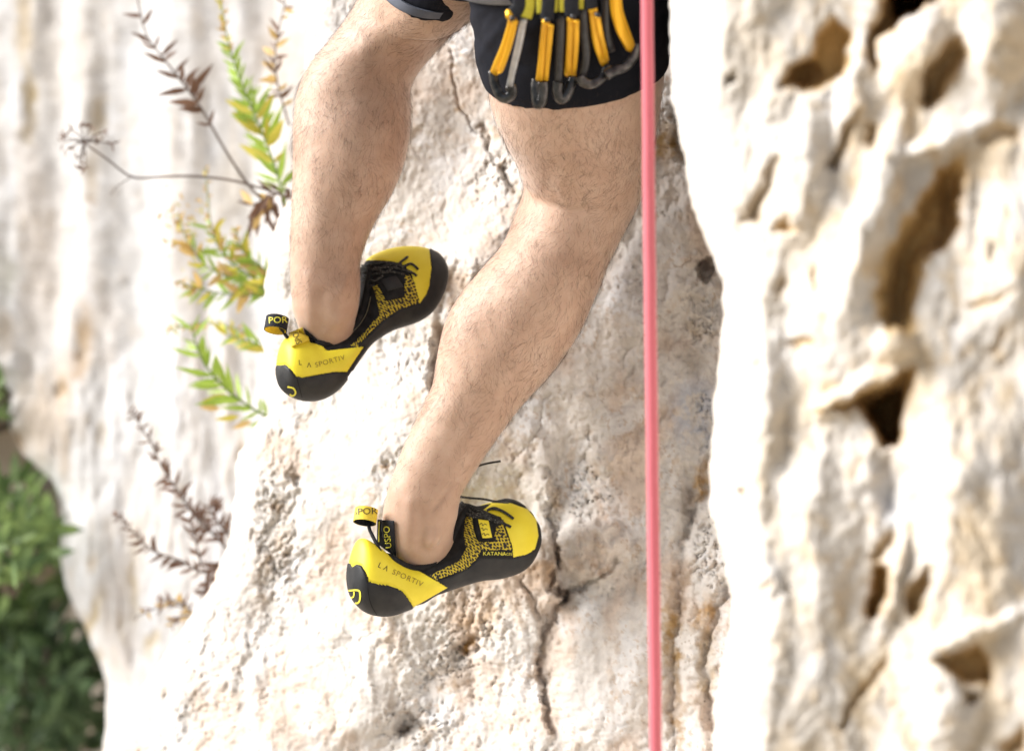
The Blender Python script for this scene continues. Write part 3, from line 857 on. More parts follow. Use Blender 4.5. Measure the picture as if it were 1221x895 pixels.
body = MB()
body.add(closed(limb(RIGHT_LEG)))
body.add(closed(limb(LEFT_LEG)))
for S in (SHOE_LOW, SHOE_UP):
    body.add(closed(shoe_rings(S, 40, 28, .84)))
# pelvis and trunk above the frame
TRUNK = [(560, -150, 800, -130, -.17, .115), (572, -240, 800, -240, -.165, .125), (590, -330, 800, -330, -.14, .115), (600, -420, 800, -420, -.115, .105),
         (592, -520, 822, -520, -.095, .112), (590, -620, 840, -620, -.08, .115), (600, -700, 840, -700, -.065, .10), (640, -770, 810, -770, -.05, .07)]
body.add(closed(limb(TRUNK, 50, 40)))
# ankle bones, heel tendon, knee tendon
body.add(ellipsoid(P(514, 634, -.012), (.013, .0095, .019)))
body.add(ellipsoid(P(400, 372, .0435), (.013, .0095, .019)))
body_me = remeshed('body', body, .0032, 5)
# gentle muscle relief on the surface
nv = len(body_me.vertices)
co = np.zeros(nv * 3, dtype=np.float32); body_me.vertices.foreach_get('co', co); co = co.reshape(-1, 3).astype(float)
no = np.zeros(nv * 3, dtype=np.float32); body_me.vertices.foreach_get('normal', no); no = no.reshape(-1, 3)
bx, by = proj(co)
near = np.clip(-no[:, 1], 0, 1)
def mus(path, w, amt):
    return amt * np.exp(-(seg_dist(bx, by, path) / w) ** 2) * near
rel = (mus([(655, 225), (665, 238), (690, 250)], 7, -.0020) + mus([(668, 215), (682, 190)], 10, .0022) + mus([(655, 330), (610, 400), (585, 440)], 30, .0030)
       + mus([(690, 300), (650, 400), (590, 500)], 11, -.0016) + mus([(565, 470), (520, 570)], 13, -.0018) + mus([(489, 600), (486, 655)], 8, .0020)
       + mus([(503, 610), (505, 650)], 9, -.0030) + mus([(547, 575), (523, 610)], 4, .0018) + mus([(538, 580), (515, 612)], 4, -.0014)
       + mus([(452, 60), (470, 40)], 10, -.0016) + mus([(425, 150), (415, 210)], 26, .0024) + mus([(400, 240), (395, 330)], 12, -.0014)
       + mus([(412, 335), (405, 352)], 6, .0014) + mus([(423, 318), (408, 345)], 3.5, .0016) + mus([(385, 350), (383, 390)], 8, -.0022) + mus([(368, 330), (368, 390)], 7, .0016))
co = co + no * rel[:, None] + no * (.0006 * fbm(bx / 30, by / 40, 601, 3))[:, None]
body_me.vertices.foreach_set('co', co.astype(np.float32).ravel()); body_me.update()
body_o = link('body', body_me, M['skin'], person)
nf = len(body_me.polygons)
faces = [tuple(p.vertices) for p in body_me.polygons]
body_bvh = BVHTree.FromPolygons([tuple(v) for v in co], faces)

# ---- shorts
HEM_R = [r for r in RIGHT_LEG[:4]] + [(590, 92, 793, 84, -.085, .096), (598, 110, 790, 98, -.073, .093)]
shorts = MB()
HR = [(612, -215, 792, -190, -.21, .112), (572, -130, 812, -100, -.205, .122), (556, -50, 806, -20, -.165, .120), (562, 30, 801, 34, -.118, .113), (568, 76, 799, 62, -.092, .107), (577, 103, 796, 74, -.082, .104)]
shorts.add(closed(limb(HR, 40)))
HL = [(560, -215, 700, -180, -.12, .102), (515, -160, 660, -98, -.08, .104), (490, -106, 624, -50, -.03, .100), (472, -60, 590, -22, -.002, .096), (462, -46, 574, -13, .009, .094)]
shorts.add(closed(limb(HL, 30)))
shorts.add(closed(limb([(554, -140, 806, -120, -.17, .122), (566, -240, 806, -240, -.165, .132), (582, -300, 804, -300, -.15, .126)], 16, 40, .004)))
sh_me = remeshed('shorts', shorts, .0035, 4)
nv = len(sh_me.vertices)
co = np.zeros(nv * 3, dtype=np.float32); sh_me.vertices.foreach_get('co', co); co = co.reshape(-1, 3).astype(float)
no = np.zeros(nv * 3, dtype=np.float32); sh_me.vertices.foreach_get('normal', no); no = no.reshape(-1, 3)
bx, by = proj(co)
co += no * (.0025 * smoothstep(110, 40, by) * fbm((bx + by * .5) / 30, (by - bx * .4) / 60, 611, 3) - .002 * np.exp(-((seg_dist(bx, by, [(560, 40), (590, 70), (640, 85)])) / 6) ** 2))[:, None]
sh_me.vertices.foreach_set('co', co.astype(np.float32).ravel()); sh_me.update()
shorts_o = link('shorts', sh_me, M['shorts'], person)
shorts_bvh = BVHTree.FromPolygons([tuple(v) for v in co], [tuple(p.vertices) for p in sh_me.polygons])
# grey lining edge of the left leg
def cuff(name, row_a, row_b, mat, parent, grow):
    rr = limb([row_a, row_b], 5, 64, grow)
    inner = limb([row_a, row_b], 5, 64, grow - .003)[::-1]
    rings = np.concatenate([rr, inner, rr[:1]])
    V = rings.reshape(-1, 3); F = grid_faces(len(rings), 64, True)
    return link(name, mesh_np(name, V, F), mat, parent)
cuff('hem_trim', (466, -50, 577, -16, .007, .095), (458, -41, 569, -9, .013, .093), M['lining'], shorts_o, .0065)
# tee above the shorts (outside the picture)
tee = limb([(562, -270, 806, -270, -.157, .132), (586, -330, 806, -330, -.14, .122), (596, -420, 806, -420, -.115, .112), (588, -520, 828, -520, -.095, .118), (586, -620, 846, -620, -.08, .122), (596, -705, 846, -705, -.065, .106), (636, -780, 816, -780, -.05, .078)], 40, 48, .008)
link('shirt', mesh_np('shirt', *[np.array(closed(tee)[0]), closed(tee)[1]]), M['shirt'], person)

# ---- leg hair: real tapered strands on the visible skin
def build_hair():
    me = body_me
    nvv = len(me.vertices)
    c = np.zeros(nvv * 3, dtype=np.float32); me.vertices.foreach_get('co', c); c = c.reshape(-1, 3).astype(float)
    n = np.zeros(nvv * 3, dtype=np.float32); me.vertices.foreach_get('normal', n); n = n.reshape(-1, 3).astype(float)
    x, y = proj(c)
    right = c[:, 0] > P(560, 0, 0).x - (y - 128) * 0  # split by leg below
    isR = seg_dist(x, y, [(690, 0), (690, 230), (620, 400), (505, 620)]) < seg_dist(x, y, [(560, -40), (440, 50), (420, 180), (388, 390)])
    ok = np.where(isR, (y > 100) & (y < 600), (y > -10) & (y < 352)) & (y > -20)
    # thinner over the bright inner calf and round the ankle
    dens = .55 + .45 * smoothstep(-.3, .4, fbm(x / 35, y / 50, 701, 3))
    dens *= np.where(isR, 1 - .65 * smoothstep(480, 590, y), 1 - .5 * smoothstep(280, 345, y))
    dens *= np.where(isR & (y < 150), .6, 1)
    idx = np.where(ok & (rng.random(nvv) < dens * .75))[0]
    axR = np.array(P(505, 640, 0) - P(690, 230, 0)); axR /= np.linalg.norm(axR)
    axT = np.array((0.05, .35, -.9)); axL = np.array((-.05, 0, -1.0)); axLT = np.array((-.75, .2, -.6))
    ax = np.where((isR[idx] & (y[idx] > 225))[:, None], axR, np.where(isR[idx][:, None], axT, np.where((y[idx] > 95)[:, None], axL, axLT)))
    m = len(idx)
    jit = rng.normal(0, .42, (m, 3))
    nn = n[idx]
    swirl = np.cross(nn, ax) * (fbm(x[idx] / 28, y[idx] / 36, 711, 3) * 1.3)[:, None]
    d = ax + jit + swirl
    d = d - nn * (d * nn).sum(1)[:, None]
    d /= np.linalg.norm(d, axis=1)[:, None] + 1e-9
    ln = rng.uniform(.006, .017, m) * np.where(isR[idx] & (y[idx] > 500), .8, 1)
    lift = rng.uniform(.18, .55, m)
    base = c[idx] + rng.normal(0, .001, (m, 3)) - nn * .0012
    segs = 4; rad = rng.uniform(.00006, .00013, m)
    V = np.zeros((m, segs, 3, 3))
    bend = np.cross(nn, d) * rng.normal(0, .35, m)[:, None]
    for s in range(segs):
        f = s / (segs - 1)
        p = base + d * (ln * f)[:, None] + nn * (ln * (lift * f * (1.25 - .75 * f)) )[:, None] + bend * (ln * f * f)[:, None]
        r_ = rad * (1 - .75 * f)
        b = np.cross(nn, d)
        for k in range(3):
            a = 2 * math.pi * k / 3
            V[:, s, k] = p + b * (r_ * math.cos(a))[:, None] + nn * (r_ * math.sin(a))[:, None]
    V = V.reshape(-1, 3)
    F = []
    base_i = np.arange(m) * segs * 3
    for s in range(segs - 1):
        for k in range(3):
            k2 = (k + 1) % 3
            F.append(np.stack([base_i + s * 3 + k, base_i + s * 3 + k2, base_i + (s + 1) * 3 + k2, base_i + (s + 1) * 3 + k], 1))
    F = np.concatenate(F)
    o = link('leg_hair', mesh_np('leg_hair', V, F), M['hair'], body_o)
    o['kind'] = 'stuff'
    print('HAIRS', m, nvv)
build_hair()

# ------------------------------------------------------------------ shoes
CAMP = Vector((0, -CAM_D, CAM_Z))
def cast(bvhs, px, py, lift):
    d = (P(px, py, 0) - CAMP).normalized()
    best = None
    for b in bvhs:
        h = b.ray_cast(CAMP, d)
        if h[0] is not None and (best is None or h[3] < best[3]): best = h
    if best is None: return None
    n = best[1]
    if n.dot(d) > 0: n = -n
    return best[0] + n * lift, n

def decal_text(s, bvhs, origin, direc, height, mat, name, parent, lift=.0005, stretch=1.0, spacing=1.0, skew=0.0):
    """flat print: letters laid on the surface; origin/direc/height in photo pixels"""
    cu = bpy.data.curves.new('t', 'FONT'); cu.body = s; cu.space_character = spacing; cu.resolution_u = 3
    to = bpy.data.objects.new('t', cu); col.objects.link(to)
    dg = bpy.context.evaluated_depsgraph_get()
    me = bpy.data.meshes.new_from_object(to.evaluated_get(dg))
    v = np.array([tuple(a.co)[:2] for a in me.vertices]); f = [tuple(p.vertices) for p in me.polygons]
    bpy.data.objects.remove(to); bpy.data.curves.remove(cu); bpy.data.meshes.remove(me)
    v = v / .72
    dx, dy = direc; l = math.hypot(dx, dy); dx /= l; dy /= l
    nx, ny = dy, -dx
    out = []; okv = []
    for a, b in v:
        px = origin[0] + dx * a * height * stretch + (nx + dx * skew) * b * height
        py = origin[1] + dy * a * height * stretch + (ny + dy * skew) * b * height
        h = cast(bvhs, px, py, lift)
        okv.append(h is not None)
        out.append(tuple(h[0]) if h else (0, 0, 0))
    f = [q for q in f if all(okv[i] for i in q)]
    if not f: return None
    for v_, f_ in islands(out, f):
        link('letter', mesh_np('letter', v_, f_, False), mat, parent)

def islands(V, F):
    par = list(range(len(V)))
    def find(a):
        while par[a] != a:
            par[a] = par[par[a]]; a = par[a]
        return a
    for f in F:
        for a in f[1:]: par[find(a)] = find(f[0])
    out = {}
    for f in F: out.setdefault(find(f[0]), []).append(f)
    res = []
    for fs in out.values():
        used = sorted({i for f in fs for i in f}); mp = {u: k for k, u in enumerate(used)}
        res.append((np.array([V[u] for u in used]), [tuple(mp[i] for i in f) for f in fs]))
    return res

def stroke(bvhs, path, width, mat, name, parent, lift=.0006, n=24, close=False):
    pts = catmull(path + ([path[0]] if close else []), n)
    V, F = [], []
    for i in range(n):
        a = pts[max(i - 1, 0)]; b = pts[min(i + 1, n - 1)]
        t = (b - a) / (np.linalg.norm(b - a) + 1e-9); nrm = np.array((-t[1], t[0])) * width / 2
        for q in (pts[i] + nrm, pts[i] - nrm):
            h = cast(bvhs, q[0], q[1], lift)
            V.append(tuple(h[0]) if h else None)
    for i in range(n - 1):
        q = (2 * i, 2 * i + 1, 2 * i + 3, 2 * i + 2)
        if all(V[k] is not None for k in q): F.append(q)
    V = [v or (0, 0, 0) for v in V]
    if not F: return None
    v_, f_ = max(islands(V, F), key=lambda q: len(q[1]))
    return link(name, mesh_np(name, v_, f_, True), mat, parent)

def cord(bvhs, path, rad, mat, name, parent, lift=.001, n=26, extra=None):
    pts = catmull(path, n); W = []
    for q in pts:
        h = cast(bvhs, q[0], q[1], lift)
        if h: W.append(h[0])
    return MB().add(tube(W, rad, 8)).build(name, mat, parent)

def patch(bvhs, quad, lift, thick, mat, name, parent, nu=14, nv_=14, bulge=0.):
    """a sheet of cloth following the surface below it; quad of photo pixels (a,b,c,d)"""
    a, b, c, d = [np.array(q, float) for q in quad]
    V = []; prev_y = None
    ok = True
    G = []
    for i in range(nu):
        for j in range(nv_):
            u, v = i / (nu - 1), j / (nv_ - 1)
            q = (a * (1 - u) + b * u) * (1 - v) + (d * (1 - u) + c * u) * v
            h = cast(bvhs, q[0], q[1], lift + bulge * math.sin(math.pi * u) * math.sin(math.pi * v))
            G.append((q, h))
    ys = [h[0].y for q, h in G if h]
    ym = sum(ys) / len(ys)
    for q, h in G:
        V.append(tuple(h[0]) if h and abs(h[0].y - ym) < .05 else tuple(P(q[0], q[1], ym + .01)))
    V = np.array(V); n = nu * nv_
    back = V + np.array((0, thick, 0))
    F = [tuple(f) for f in grid_faces(nu, nv_).tolist()]
    F2 = [tuple(i + n for i in f[::-1]) for f in F]
    rim = [i * nv_ for i in range(nu)] + [(nu - 1) * nv_ + j for j in range(1, nv_)] + [i * nv_ + nv_ - 1 for i in range(nu - 2, -1, -1)] + [j for j in range(nv_ - 2, 0, -1)]
    F3 = [(rim[i], rim[(i + 1) % len(rim)], rim[(i + 1) % len(rim)] + n, rim[i] + n) for i in range(len(rim))]
    o = link(name, mesh_np(name, np.concatenate([V, back]), F + F2 + F3), mat, parent)
    bv = BVHTree.FromPolygons([tuple(v) for v in V], F)
    return o, bv

def poly_px(z, ox, oy, s): return [(ox + x / s, oy + y / s) for x, y in z]

def build_shoe(S, regions, parent, label):
    n, sides = 380, 280
    rings = shoe_rings(S, n, sides)
    half = sides // 2
    # classification pixel: always from the near side (mirrored for the far side)
    j = np.arange(sides)
    # angles start on top and run through the far side first (cos<0): mirror index
    mir = (sides - j) % sides
    a = 2 * np.pi * j / sides + np.pi / 2
    nearidx = np.where(np.cos(a) >= -1e-9, j, mir)
    X, Y = proj(rings)
    X = X[:, nearidx]; Y = Y[:, nearidx]
    lab = np.zeros(X.shape, int); thick = np.zeros(X.shape)
    for k, (name, mat, poly, t) in enumerate(regions, 1):
        ins = in_poly(X, Y, poly)
        dist = seg_dist(X, Y, poly + [poly[0]])
        lab[ins] = k
        thick = np.where(ins, t * smoothstep(0, 1.8, dist), thick)
    # normals of the loft
    du = np.gradient(rings, axis=0); dv = np.roll(rings, -1, 1) - np.roll(rings, 1, 1)
    nr = np.cross(du, dv); nr /= np.linalg.norm(nr, axis=2)[..., None] + 1e-12
    cen = rings.mean(1)[:, None, :]
    sgn = np.sign(((rings - cen) * nr).sum(2)); nr *= np.sign(np.median(sgn))
    rings2 = rings + nr * thick[..., None]
    al = np.cumsum(np.concatenate([[0], np.linalg.norm(np.diff(rings.mean(1), axis=0), axis=1)]))
    ar = np.cumsum(np.linalg.norm(np.roll(rings, 1, 1) - rings, axis=2), axis=1)
    uv = np.stack([np.repeat(al[:, None], sides, 1), ar], -1).reshape(-1, 2)
    F = grid_faces(n, sides, True)
    flab = np.zeros(len(F), int)
    lv = lab.ravel()[F]
    # majority of corners
    flab = np.array([np.bincount(r).argmax() for r in lv])
    V = np.concatenate([rings2.reshape(-1, 3), rings2[0].mean(0)[None], rings2[-1].mean(0)[None]])
    uv = np.concatenate([uv, uv[:1], uv[-1:]])
    jj = np.arange(sides); j2 = (jj + 1) % sides; nb = (n - 1) * sides
    cap0 = np.stack([jj, np.full(sides, n * sides), np.full(sides, n * sides), j2], 1)
    cap1 = np.stack([nb + jj, nb + j2, np.full(sides, n * sides + 1), np.full(sides, n * sides + 1)], 1)
    F = np.concatenate([F, cap0, cap1])
    kh = [i for i, r_ in enumerate(regions, 1) if r_[0] == 'heel_rubber'][0]
    flab = np.concatenate([flab, np.full(sides, kh), np.full(sides, 1)])
    root = empty('climbing_shoe', (0, 0, 0))
    root.parent = parent; root.location = -parent.location
    root['label'] = label
    names = [('upper', M['black_fabric'])] + [(r[0], r[1]) for r in regions]
    # regions with the same name become one part
    groups = {}
    for k, (nm, mt) in enumerate(names): groups.setdefault(nm, (mt, []))[1].append(k)
    for nm, (mt, ks) in groups.items():
        f = F[np.isin(flab, ks)]
        if len(f) == 0: continue
        used, inv = np.unique(f.ravel(), return_inverse=True)
        fl = []
        for q in inv.reshape(f.shape).tolist():
            w_ = []
            for i_ in q:
                if i_ not in w_: w_.append(i_)
            fl.append(tuple(w_))
        link(nm, mesh_np(nm, V[used], fl, uv=uv[used]), mt, root)
    i0, i1 = int(n * S['collar'][0]), int(n * S['collar'][1])
    off = int(sides * .085)
    idx = np.linspace(i0, i1, 40).astype(int)
    nearp = [rings[i, sides - off] for i in idx]; farp = [rings[i, off] for i in idx[::-1]]
    loop = [Vector(p) for p in nearp + farp]
    for _ in range(3):
        loop = [(loop[k - 1] + loop[k] * 2 + loop[(k + 1) % len(loop)]) / 4 for k in range(len(loop))]
    MB().add(tube(loop, .0052, 10, close=True)).build('collar', M['black_fabric'], root)
    bvh = BVHTree.FromPolygons([tuple(v) for v in V], [tuple(f) for f in F.tolist()])
    return root, bvh

zl = lambda z: poly_px(z, 400, 530, 4.067)
zu = lambda z: poly_px(z, 300, 270, 4.069)
far_l = 60
REG_LOW = [
    ('sole_rubber', M['rubber'], zl([(480, 660), (560, 640), (640, 597), (690, 548), (862, 548), (930, 532), (968, 506), (985, 440), (974, 362), (932, 312), (850, 282), (800, 230), (1100, 230), (1100, 800), (540, 760), (380, 790), (545, 692)]), .0012),
    ('knit_panel', M['knit'], zl([(455, 632), (520, 602), (600, 562), (632, 505), (622, 440), (630, 352), (662, 346), (672, 420), (692, 468), (765, 466), (780, 400), (812, 380), (850, 480), (856, 512), (706, 512), (684, 556), (640, 600), (560, 630), (490, 656)]), .0006),
    ('toe_panel', M['yellow'], zl([(715, 318), (760, 282), (850, 282), (932, 312), (974, 362), (985, 440), (968, 506), (930, 532), (862, 546), (856, 490), (822, 392), (800, 352), (750, 330)]), .0006),
    ('heel_panel', M['yellow'], zl([(40, 560), (60, 480), (118, 420), (150, 440), (215, 490), (300, 553), (400, 608), (545, 692), (375, 790), (350, 742), (320, 706), (270, 681), (200, 672), (160, 660), (150, 620), (130, 586), (105, 577), (82, 592), (40, 640)]), .0010),
    ('heel_rubber', M['rubber'], zl([(40, 600), (82, 592), (105, 577), (130, 586), (150, 620), (160, 660), (200, 672), (270, 681), (320, 706), (350, 742), (378, 784), (370, 900), (0, 900), (0, 600)]), .0022),
]
REG_UP = [
    ('sole_rubber', M['rubber'], zu([(480, 590), (560, 535), (640, 455), (720, 402), (815, 374), (846, 332), (862, 290), (870, 200), (858, 90), (1100, 60), (1100, 560), (560, 660), (460, 720), (540, 584)]), .0012),
    ('knit_panel', M['knit'], zu([(478, 577), (540, 520), (590, 460), (622, 430), (600, 330), (585, 290), (612, 280), (640, 330), (655, 362), (742, 342), (740, 240), (762, 230), (792, 270), (817, 370), (720, 402), (640, 452), (560, 530), (512, 586)]), .0006),
    ('toe_panel', M['yellow'], zu([(560, 165), (640, 60), (858, 60), (872, 200), (862, 290), (846, 332), (816, 374), (792, 280), (772, 222), (740, 192), (640, 165)]), .0006),
    ('heel_panel', M['yellow'], zu([(100, 560), (185, 490), (255, 470), (285, 563), (340, 573), (365, 602), (545, 582), (462, 706), (400, 703), (330, 715), (250, 730), (216, 726), (190, 690), (165, 668), (138, 672), (100, 680)]), .0010),
    ('heel_rubber', M['rubber'], zu([(100, 676), (138, 672), (165, 668), (190, 690), (216, 726), (250, 730), (330, 715), (400, 703), (468, 705), (460, 900), (60, 900), (60, 676)]), .0022),
]
shoeL, bvhL = build_shoe(SHOE_LOW, REG_LOW, person, 'yellow and black laced climbing shoe on the straighter leg')
shoeU, bvhU = build_shoe(SHOE_UP, REG_UP, person, 'yellow and black laced climbing shoe on the bent leg, toe pointing up')

def ring_tab(c, rad, h, tilt, mat_out, mat_in, text, parent, y, txt_mat, stub, stub_mat):
    """pull loop: an open band seen a little from below"""
    ax = Vector((.12, math.sin(R(tilt)), math.cos(R(tilt)))).normalized()
    e1 = Vector((1, 0, 0)); e1 = (e1 - ax * e1.dot(ax)).normalized(); e2 = ax.cross(e1)
    ctr = P(c[0], c[1], y)
    n = 40
    V = []
    for rr, hh in ((rad, -h / 2), (rad, h / 2)):
        for k in range(n):
            a = 2 * math.pi * k / n
            V.append(ctr + e1 * math.cos(a) * rr * 1.05 + e2 * math.sin(a) * rr * .85 + ax * hh)
    F = [(k, (k + 1) % n, n + (k + 1) % n, n + k) for k in range(n)]
    o = link('pull_loop', mesh_np('pull_loop', np.array([tuple(v) for v in V]), F), mat_out, parent)
    inner = []
    for rr, hh in ((rad - .0012, -h / 2), (rad - .0012, h / 2)):
        for k in range(n):
            a = 2 * math.pi * k / n
            inner.append(ctr + e1 * math.cos(a) * rr * 1.05 + e2 * math.sin(a) * rr * .85 + ax * hh)
    link('loop_lining', mesh_np('loop_lining', np.array([tuple(v) for v in inner]), [f[::-1] for f in F]), mat_in, parent)
    bv = BVHTree.FromPolygons([tuple(v) for v in V], F)
    decal_text(text[0], [bv], text[1], text[2], text[3], txt_mat, 'lettering', parent, stretch=1.1)
    MB().add(tube([P(*q) for q in stub], .0052, 8, flat=.4)).build('loop_stub', stub_mat, parent)

# lower shoe details
B = [bvhL]
decal_text('L', B, (449.8, 675.5), (22, 10.4), 6.6, M['print_dark'], 'lettering', shoeL, stretch=.95)
decal_text('V', B, (464.0, 675.2), (-22, -10.4), 6.6, M['print_dark'], 'lettering', shoeL, stretch=.95)
decal_text('SPORTIV', B, (466.8, 683.6), (24, 10.6), 6.4, M['print_faint'], 'lettering', shoeL, stretch=1.05, spacing=1.12)
decal_text('KATANA', B, (575.5, 661.4), (20, 0.2), 4.4, M['print_yellow'], 'lettering', shoeL, stretch=1.12, lift=.0012)
decal_text('LACES', B, (597.8, 661.4), (20, 0.0), 2.9, M['print_yellow'], 'lettering', shoeL, stretch=1.12, lift=.0012)
stroke(B, zl([(66, 706), (108, 704), (120, 716), (119, 752), (108, 766), (98, 764)]), 2.0, M['print_yellow'], 'heel_mark', shoeL, lift=.0006)
stroke(B, zl([(66, 740), (88, 736), (92, 712)]), 1.6, M['print_yellow'], 'heel_mark', shoeL, lift=.0006)
stroke(B, zl([(158, 640), (158, 700), (172, 770), (200, 822)]), .9, M['black_fabric'], 'heel_seam', shoeL, lift=.0004)
stroke(B, zl([(372, 594), (440, 572), (510, 512), (556, 430), (606, 372)]), .7, M['stitch'], 'stitching', shoeL)
patch(B, zl([(672, 352), (752, 362), (776, 466), (690, 470)]), .0012, .001, M['black_fabric'], 'lace_guard', shoeL)
o_, bv_ = patch(B, zl([(690, 366), (738, 374), (757, 452), (712, 454)]), .0024, .001, M['yellow'], 'logo_tag', shoeL)
for i, (ax_, ay_) in enumerate([(699, 392), (703, 415), (711, 440)]):
    stroke([bv_], zl([(ax_, ay_ - 4), (ax_ + 10, ay_ - 12), (ax_ + 14, ay_ + 2), (ax_ + 24, ay_ - 8), (ax_ + 34, ay_ - 2)]), .8, M['print_dark'], 'lettering', shoeL, n=14)
# laces
for path in ([(615, 285), (650, 320), (690, 352), (730, 345)], [(640, 300), (690, 325), (740, 345), (800, 360)], [(660, 305), (720, 330), (770, 355), (830, 395)],
             [(625, 320), (660, 345), (700, 340), (760, 370)], [(700, 330), (740, 352), (780, 380), (815, 372)], [(690, 345), (740, 365), (790, 372), (850, 402)],
             [(760, 315), (800, 322), (840, 345), (862, 362)], [(735, 322), (770, 312), (800, 322)], [(612, 300), (640, 335), (660, 350), (690, 356)]):
    cord(B, zl(path), .0016, M['lace'], 'lace', shoeL, lift=.0016)
def lace_free(z, y0, y1, parent, conv, sag=0):
    pts = catmull(conv(z), 22)
    MB().add(tube([P(q[0], q[1], y0 + (y1 - y0) * i / 21) for i, q in enumerate(pts)], .0013, 8)).build('lace', M['lace'], parent)
lace_free([(605, 252), (650, 258), (720, 264), (780, 276), (838, 280)], -.005, .03, shoeL, zl)
lace_free([(640, 128), (690, 104), (740, 90), (800, 80)], .03, .02, shoeL, zl)
# achilles band and pull loop
o_, bv_ = patch([body_bvh, bvhL], zl([(203, 362), (292, 366), (304, 556), (200, 478)]), .003, .0025, M['tape'], 'heel_strap', shoeL, bulge=.002)
stroke([bv_], zl([(282, 374), (287, 440), (291, 525)]), 1.6, M['print_yellow'], 'strap_edge', shoeL)
stroke([bv_], zl([(212, 372), (210, 430), (210, 470)]), 1.3, M['print_yellow'], 'strap_edge', shoeL)
decal_text('USPO', [bv_], zl([(273, 500)])[0], (-3, -30), 7.6, M['print_yellow'], 'lettering', shoeL, stretch=1.02)
ring_tab((436, 615), .0125, .0165, 25, M['yellow_tape'], M['tape'], ('SPOR', zl([(84, 340)])[0], (24, -1), 8), shoeL, -.012, M['print_dark'],
         [(438, 620, -.004), (441, 632, -.006), (449, 648, -.012), (455, 660, -.016)], M['tape'])

# upper shoe details
B = [bvhU]
decal_text('L', B, zu([(228, 672)])[0], (22, -1), 6.2, M['print_dark'], 'lettering', shoeU, stretch=.95)
decal_text('V', B, zu([(288, 658)])[0], (-22, 1), 6.2, M['print_dark'], 'lettering', shoeU, stretch=.95)
decal_text('SPORTIV', B, zu([(310, 684)])[0], (24, -6.5), 6.0, M['print_faint'], 'lettering', shoeU, stretch=1.05, spacing=1.12)
stroke(B, zu([(176, 776), (204, 784), (214, 806), (200, 820), (186, 812)]), 2.0, M['print_yellow'], 'heel_mark', shoeU, lift=.0006)
stroke(B, zu([(218, 728), (232, 780), (246, 830)]), .9, M['black_fabric'], 'heel_seam', shoeU, lift=.0004)
stroke(B, zu([(345, 570), (420, 560), (500, 505), (555, 430), (580, 340)]), .7, M['stitch'], 'stitching', shoeU)
patch(B, zu([(610, 268), (715, 238), (745, 335), (655, 362)]), .0014, .0015, M['black_fabric'], 'lace_guard', shoeU)
patch(B, zu([(632, 262), (700, 244), (738, 296), (662, 316)]), .0030, .0015, M['rubber'], 'lace_flap', shoeU, bulge=.001)
for path in ([(535, 205), (600, 185), (680, 180), (740, 205)], [(545, 225), (620, 205), (690, 205), (770, 225)], [(540, 190), (600, 215), (660, 190), (730, 185)],
             [(560, 240), (620, 230), (680, 225), (740, 235)], [(600, 200), (650, 225), (700, 195), (750, 200)], [(545, 250), (590, 265), (620, 255), (640, 240)],
             [(735, 200), (770, 185), (795, 200), (806, 212)], [(740, 215), (775, 225), (800, 243)], [(720, 180), (740, 165), (756, 152)], [(545, 270), (580, 290), (600, 285)]):
    cord(B, zu(path), .0015, M['lace'], 'lace', shoeU, lift=.0018)
o_, bv_ = patch([body_bvh, bvhU], zu([(182, 515), (254, 484), (276, 560), (196, 590)]), .0025, .002, M['yellow_tape'], 'heel_strap', shoeU, bulge=.0015)
decal_text('OdSE', [bv_], zu([(196, 520)])[0], (9, 22), 7.4, M['print_dark'], 'lettering', shoeU, stretch=.8)
patch([body_bvh, bvhU], zu([(256, 486), (272, 500), (345, 566), (284, 562)]), .002, .002, M['tape'], 'heel_strap_edge', shoeU)
ring_tab((329.5, 386.5), .0128, .0165, 25, M['tape'], M['yellow_tape'], ('POR', zu([(82, 470)])[0], (24, -1), 7.6), shoeU, .045, M['print_yellow'],
         [(334, 390, .052), (341, 400, .050), (348, 410, .046), (352, 418, .042)], M['tape'])

# ------------------------------------------------------------------ harness and gear
harness = empty('climbing_harness', P(690, -200, -.3), 'grey padded climbing harness worn over the black shorts', 'harness')
cuff('leg_loop', (540, -110, 812, -184, -.195, .128), (546, -18, 812, -92, -.156, .124), M['pad'], harness, .010)
cuff('leg_loop', (498, -150, 660, -88, -.06, .108), (468, -100, 624, -36, -.015, .106), M['tape'], harness, .008)
cuff('waist_belt', (566, -250, 806, -250, -.165, .134), (560, -180, 808, -180, -.168, .132), M['pad'], harness, .012)
gl = catmull([(590, -170), (620, -75), (680, -40), (740, -55), (790, -150)], 30)
MB().add(tube([P(q[0], q[1], -.315) for q in gl], .0035, 8)).build('gear_loop', M['tape'], harness)

zc = lambda x, y: (560 + x / 5.55, y / 5.55)
def gear_y(px, py):
    h = cast([shorts_bvh], px, py, 0)
    return (h[0].y if h else -.2)
def bar(path, y_off, rad, flat, mat, name, parent, n=22, ys=None, taper=None):
    q = catmull([zc(*p) for p in path], n)
    pts = []
    for i, (x, y_) in enumerate(q):
        yy = ys[0] + (ys[1] - ys[0]) * i / (n - 1)
        pts.append(P(x, y_, yy + y_off))
    rads = rad if taper is None else [rad * (taper[0] + (taper[1] - taper[0]) * i / (n - 1)) for i in range(n)]
    return MB().add(tube(pts, rads, 16, flat=flat, upv=(0, 1, 0), sq=.55)).build(name, mat, parent)

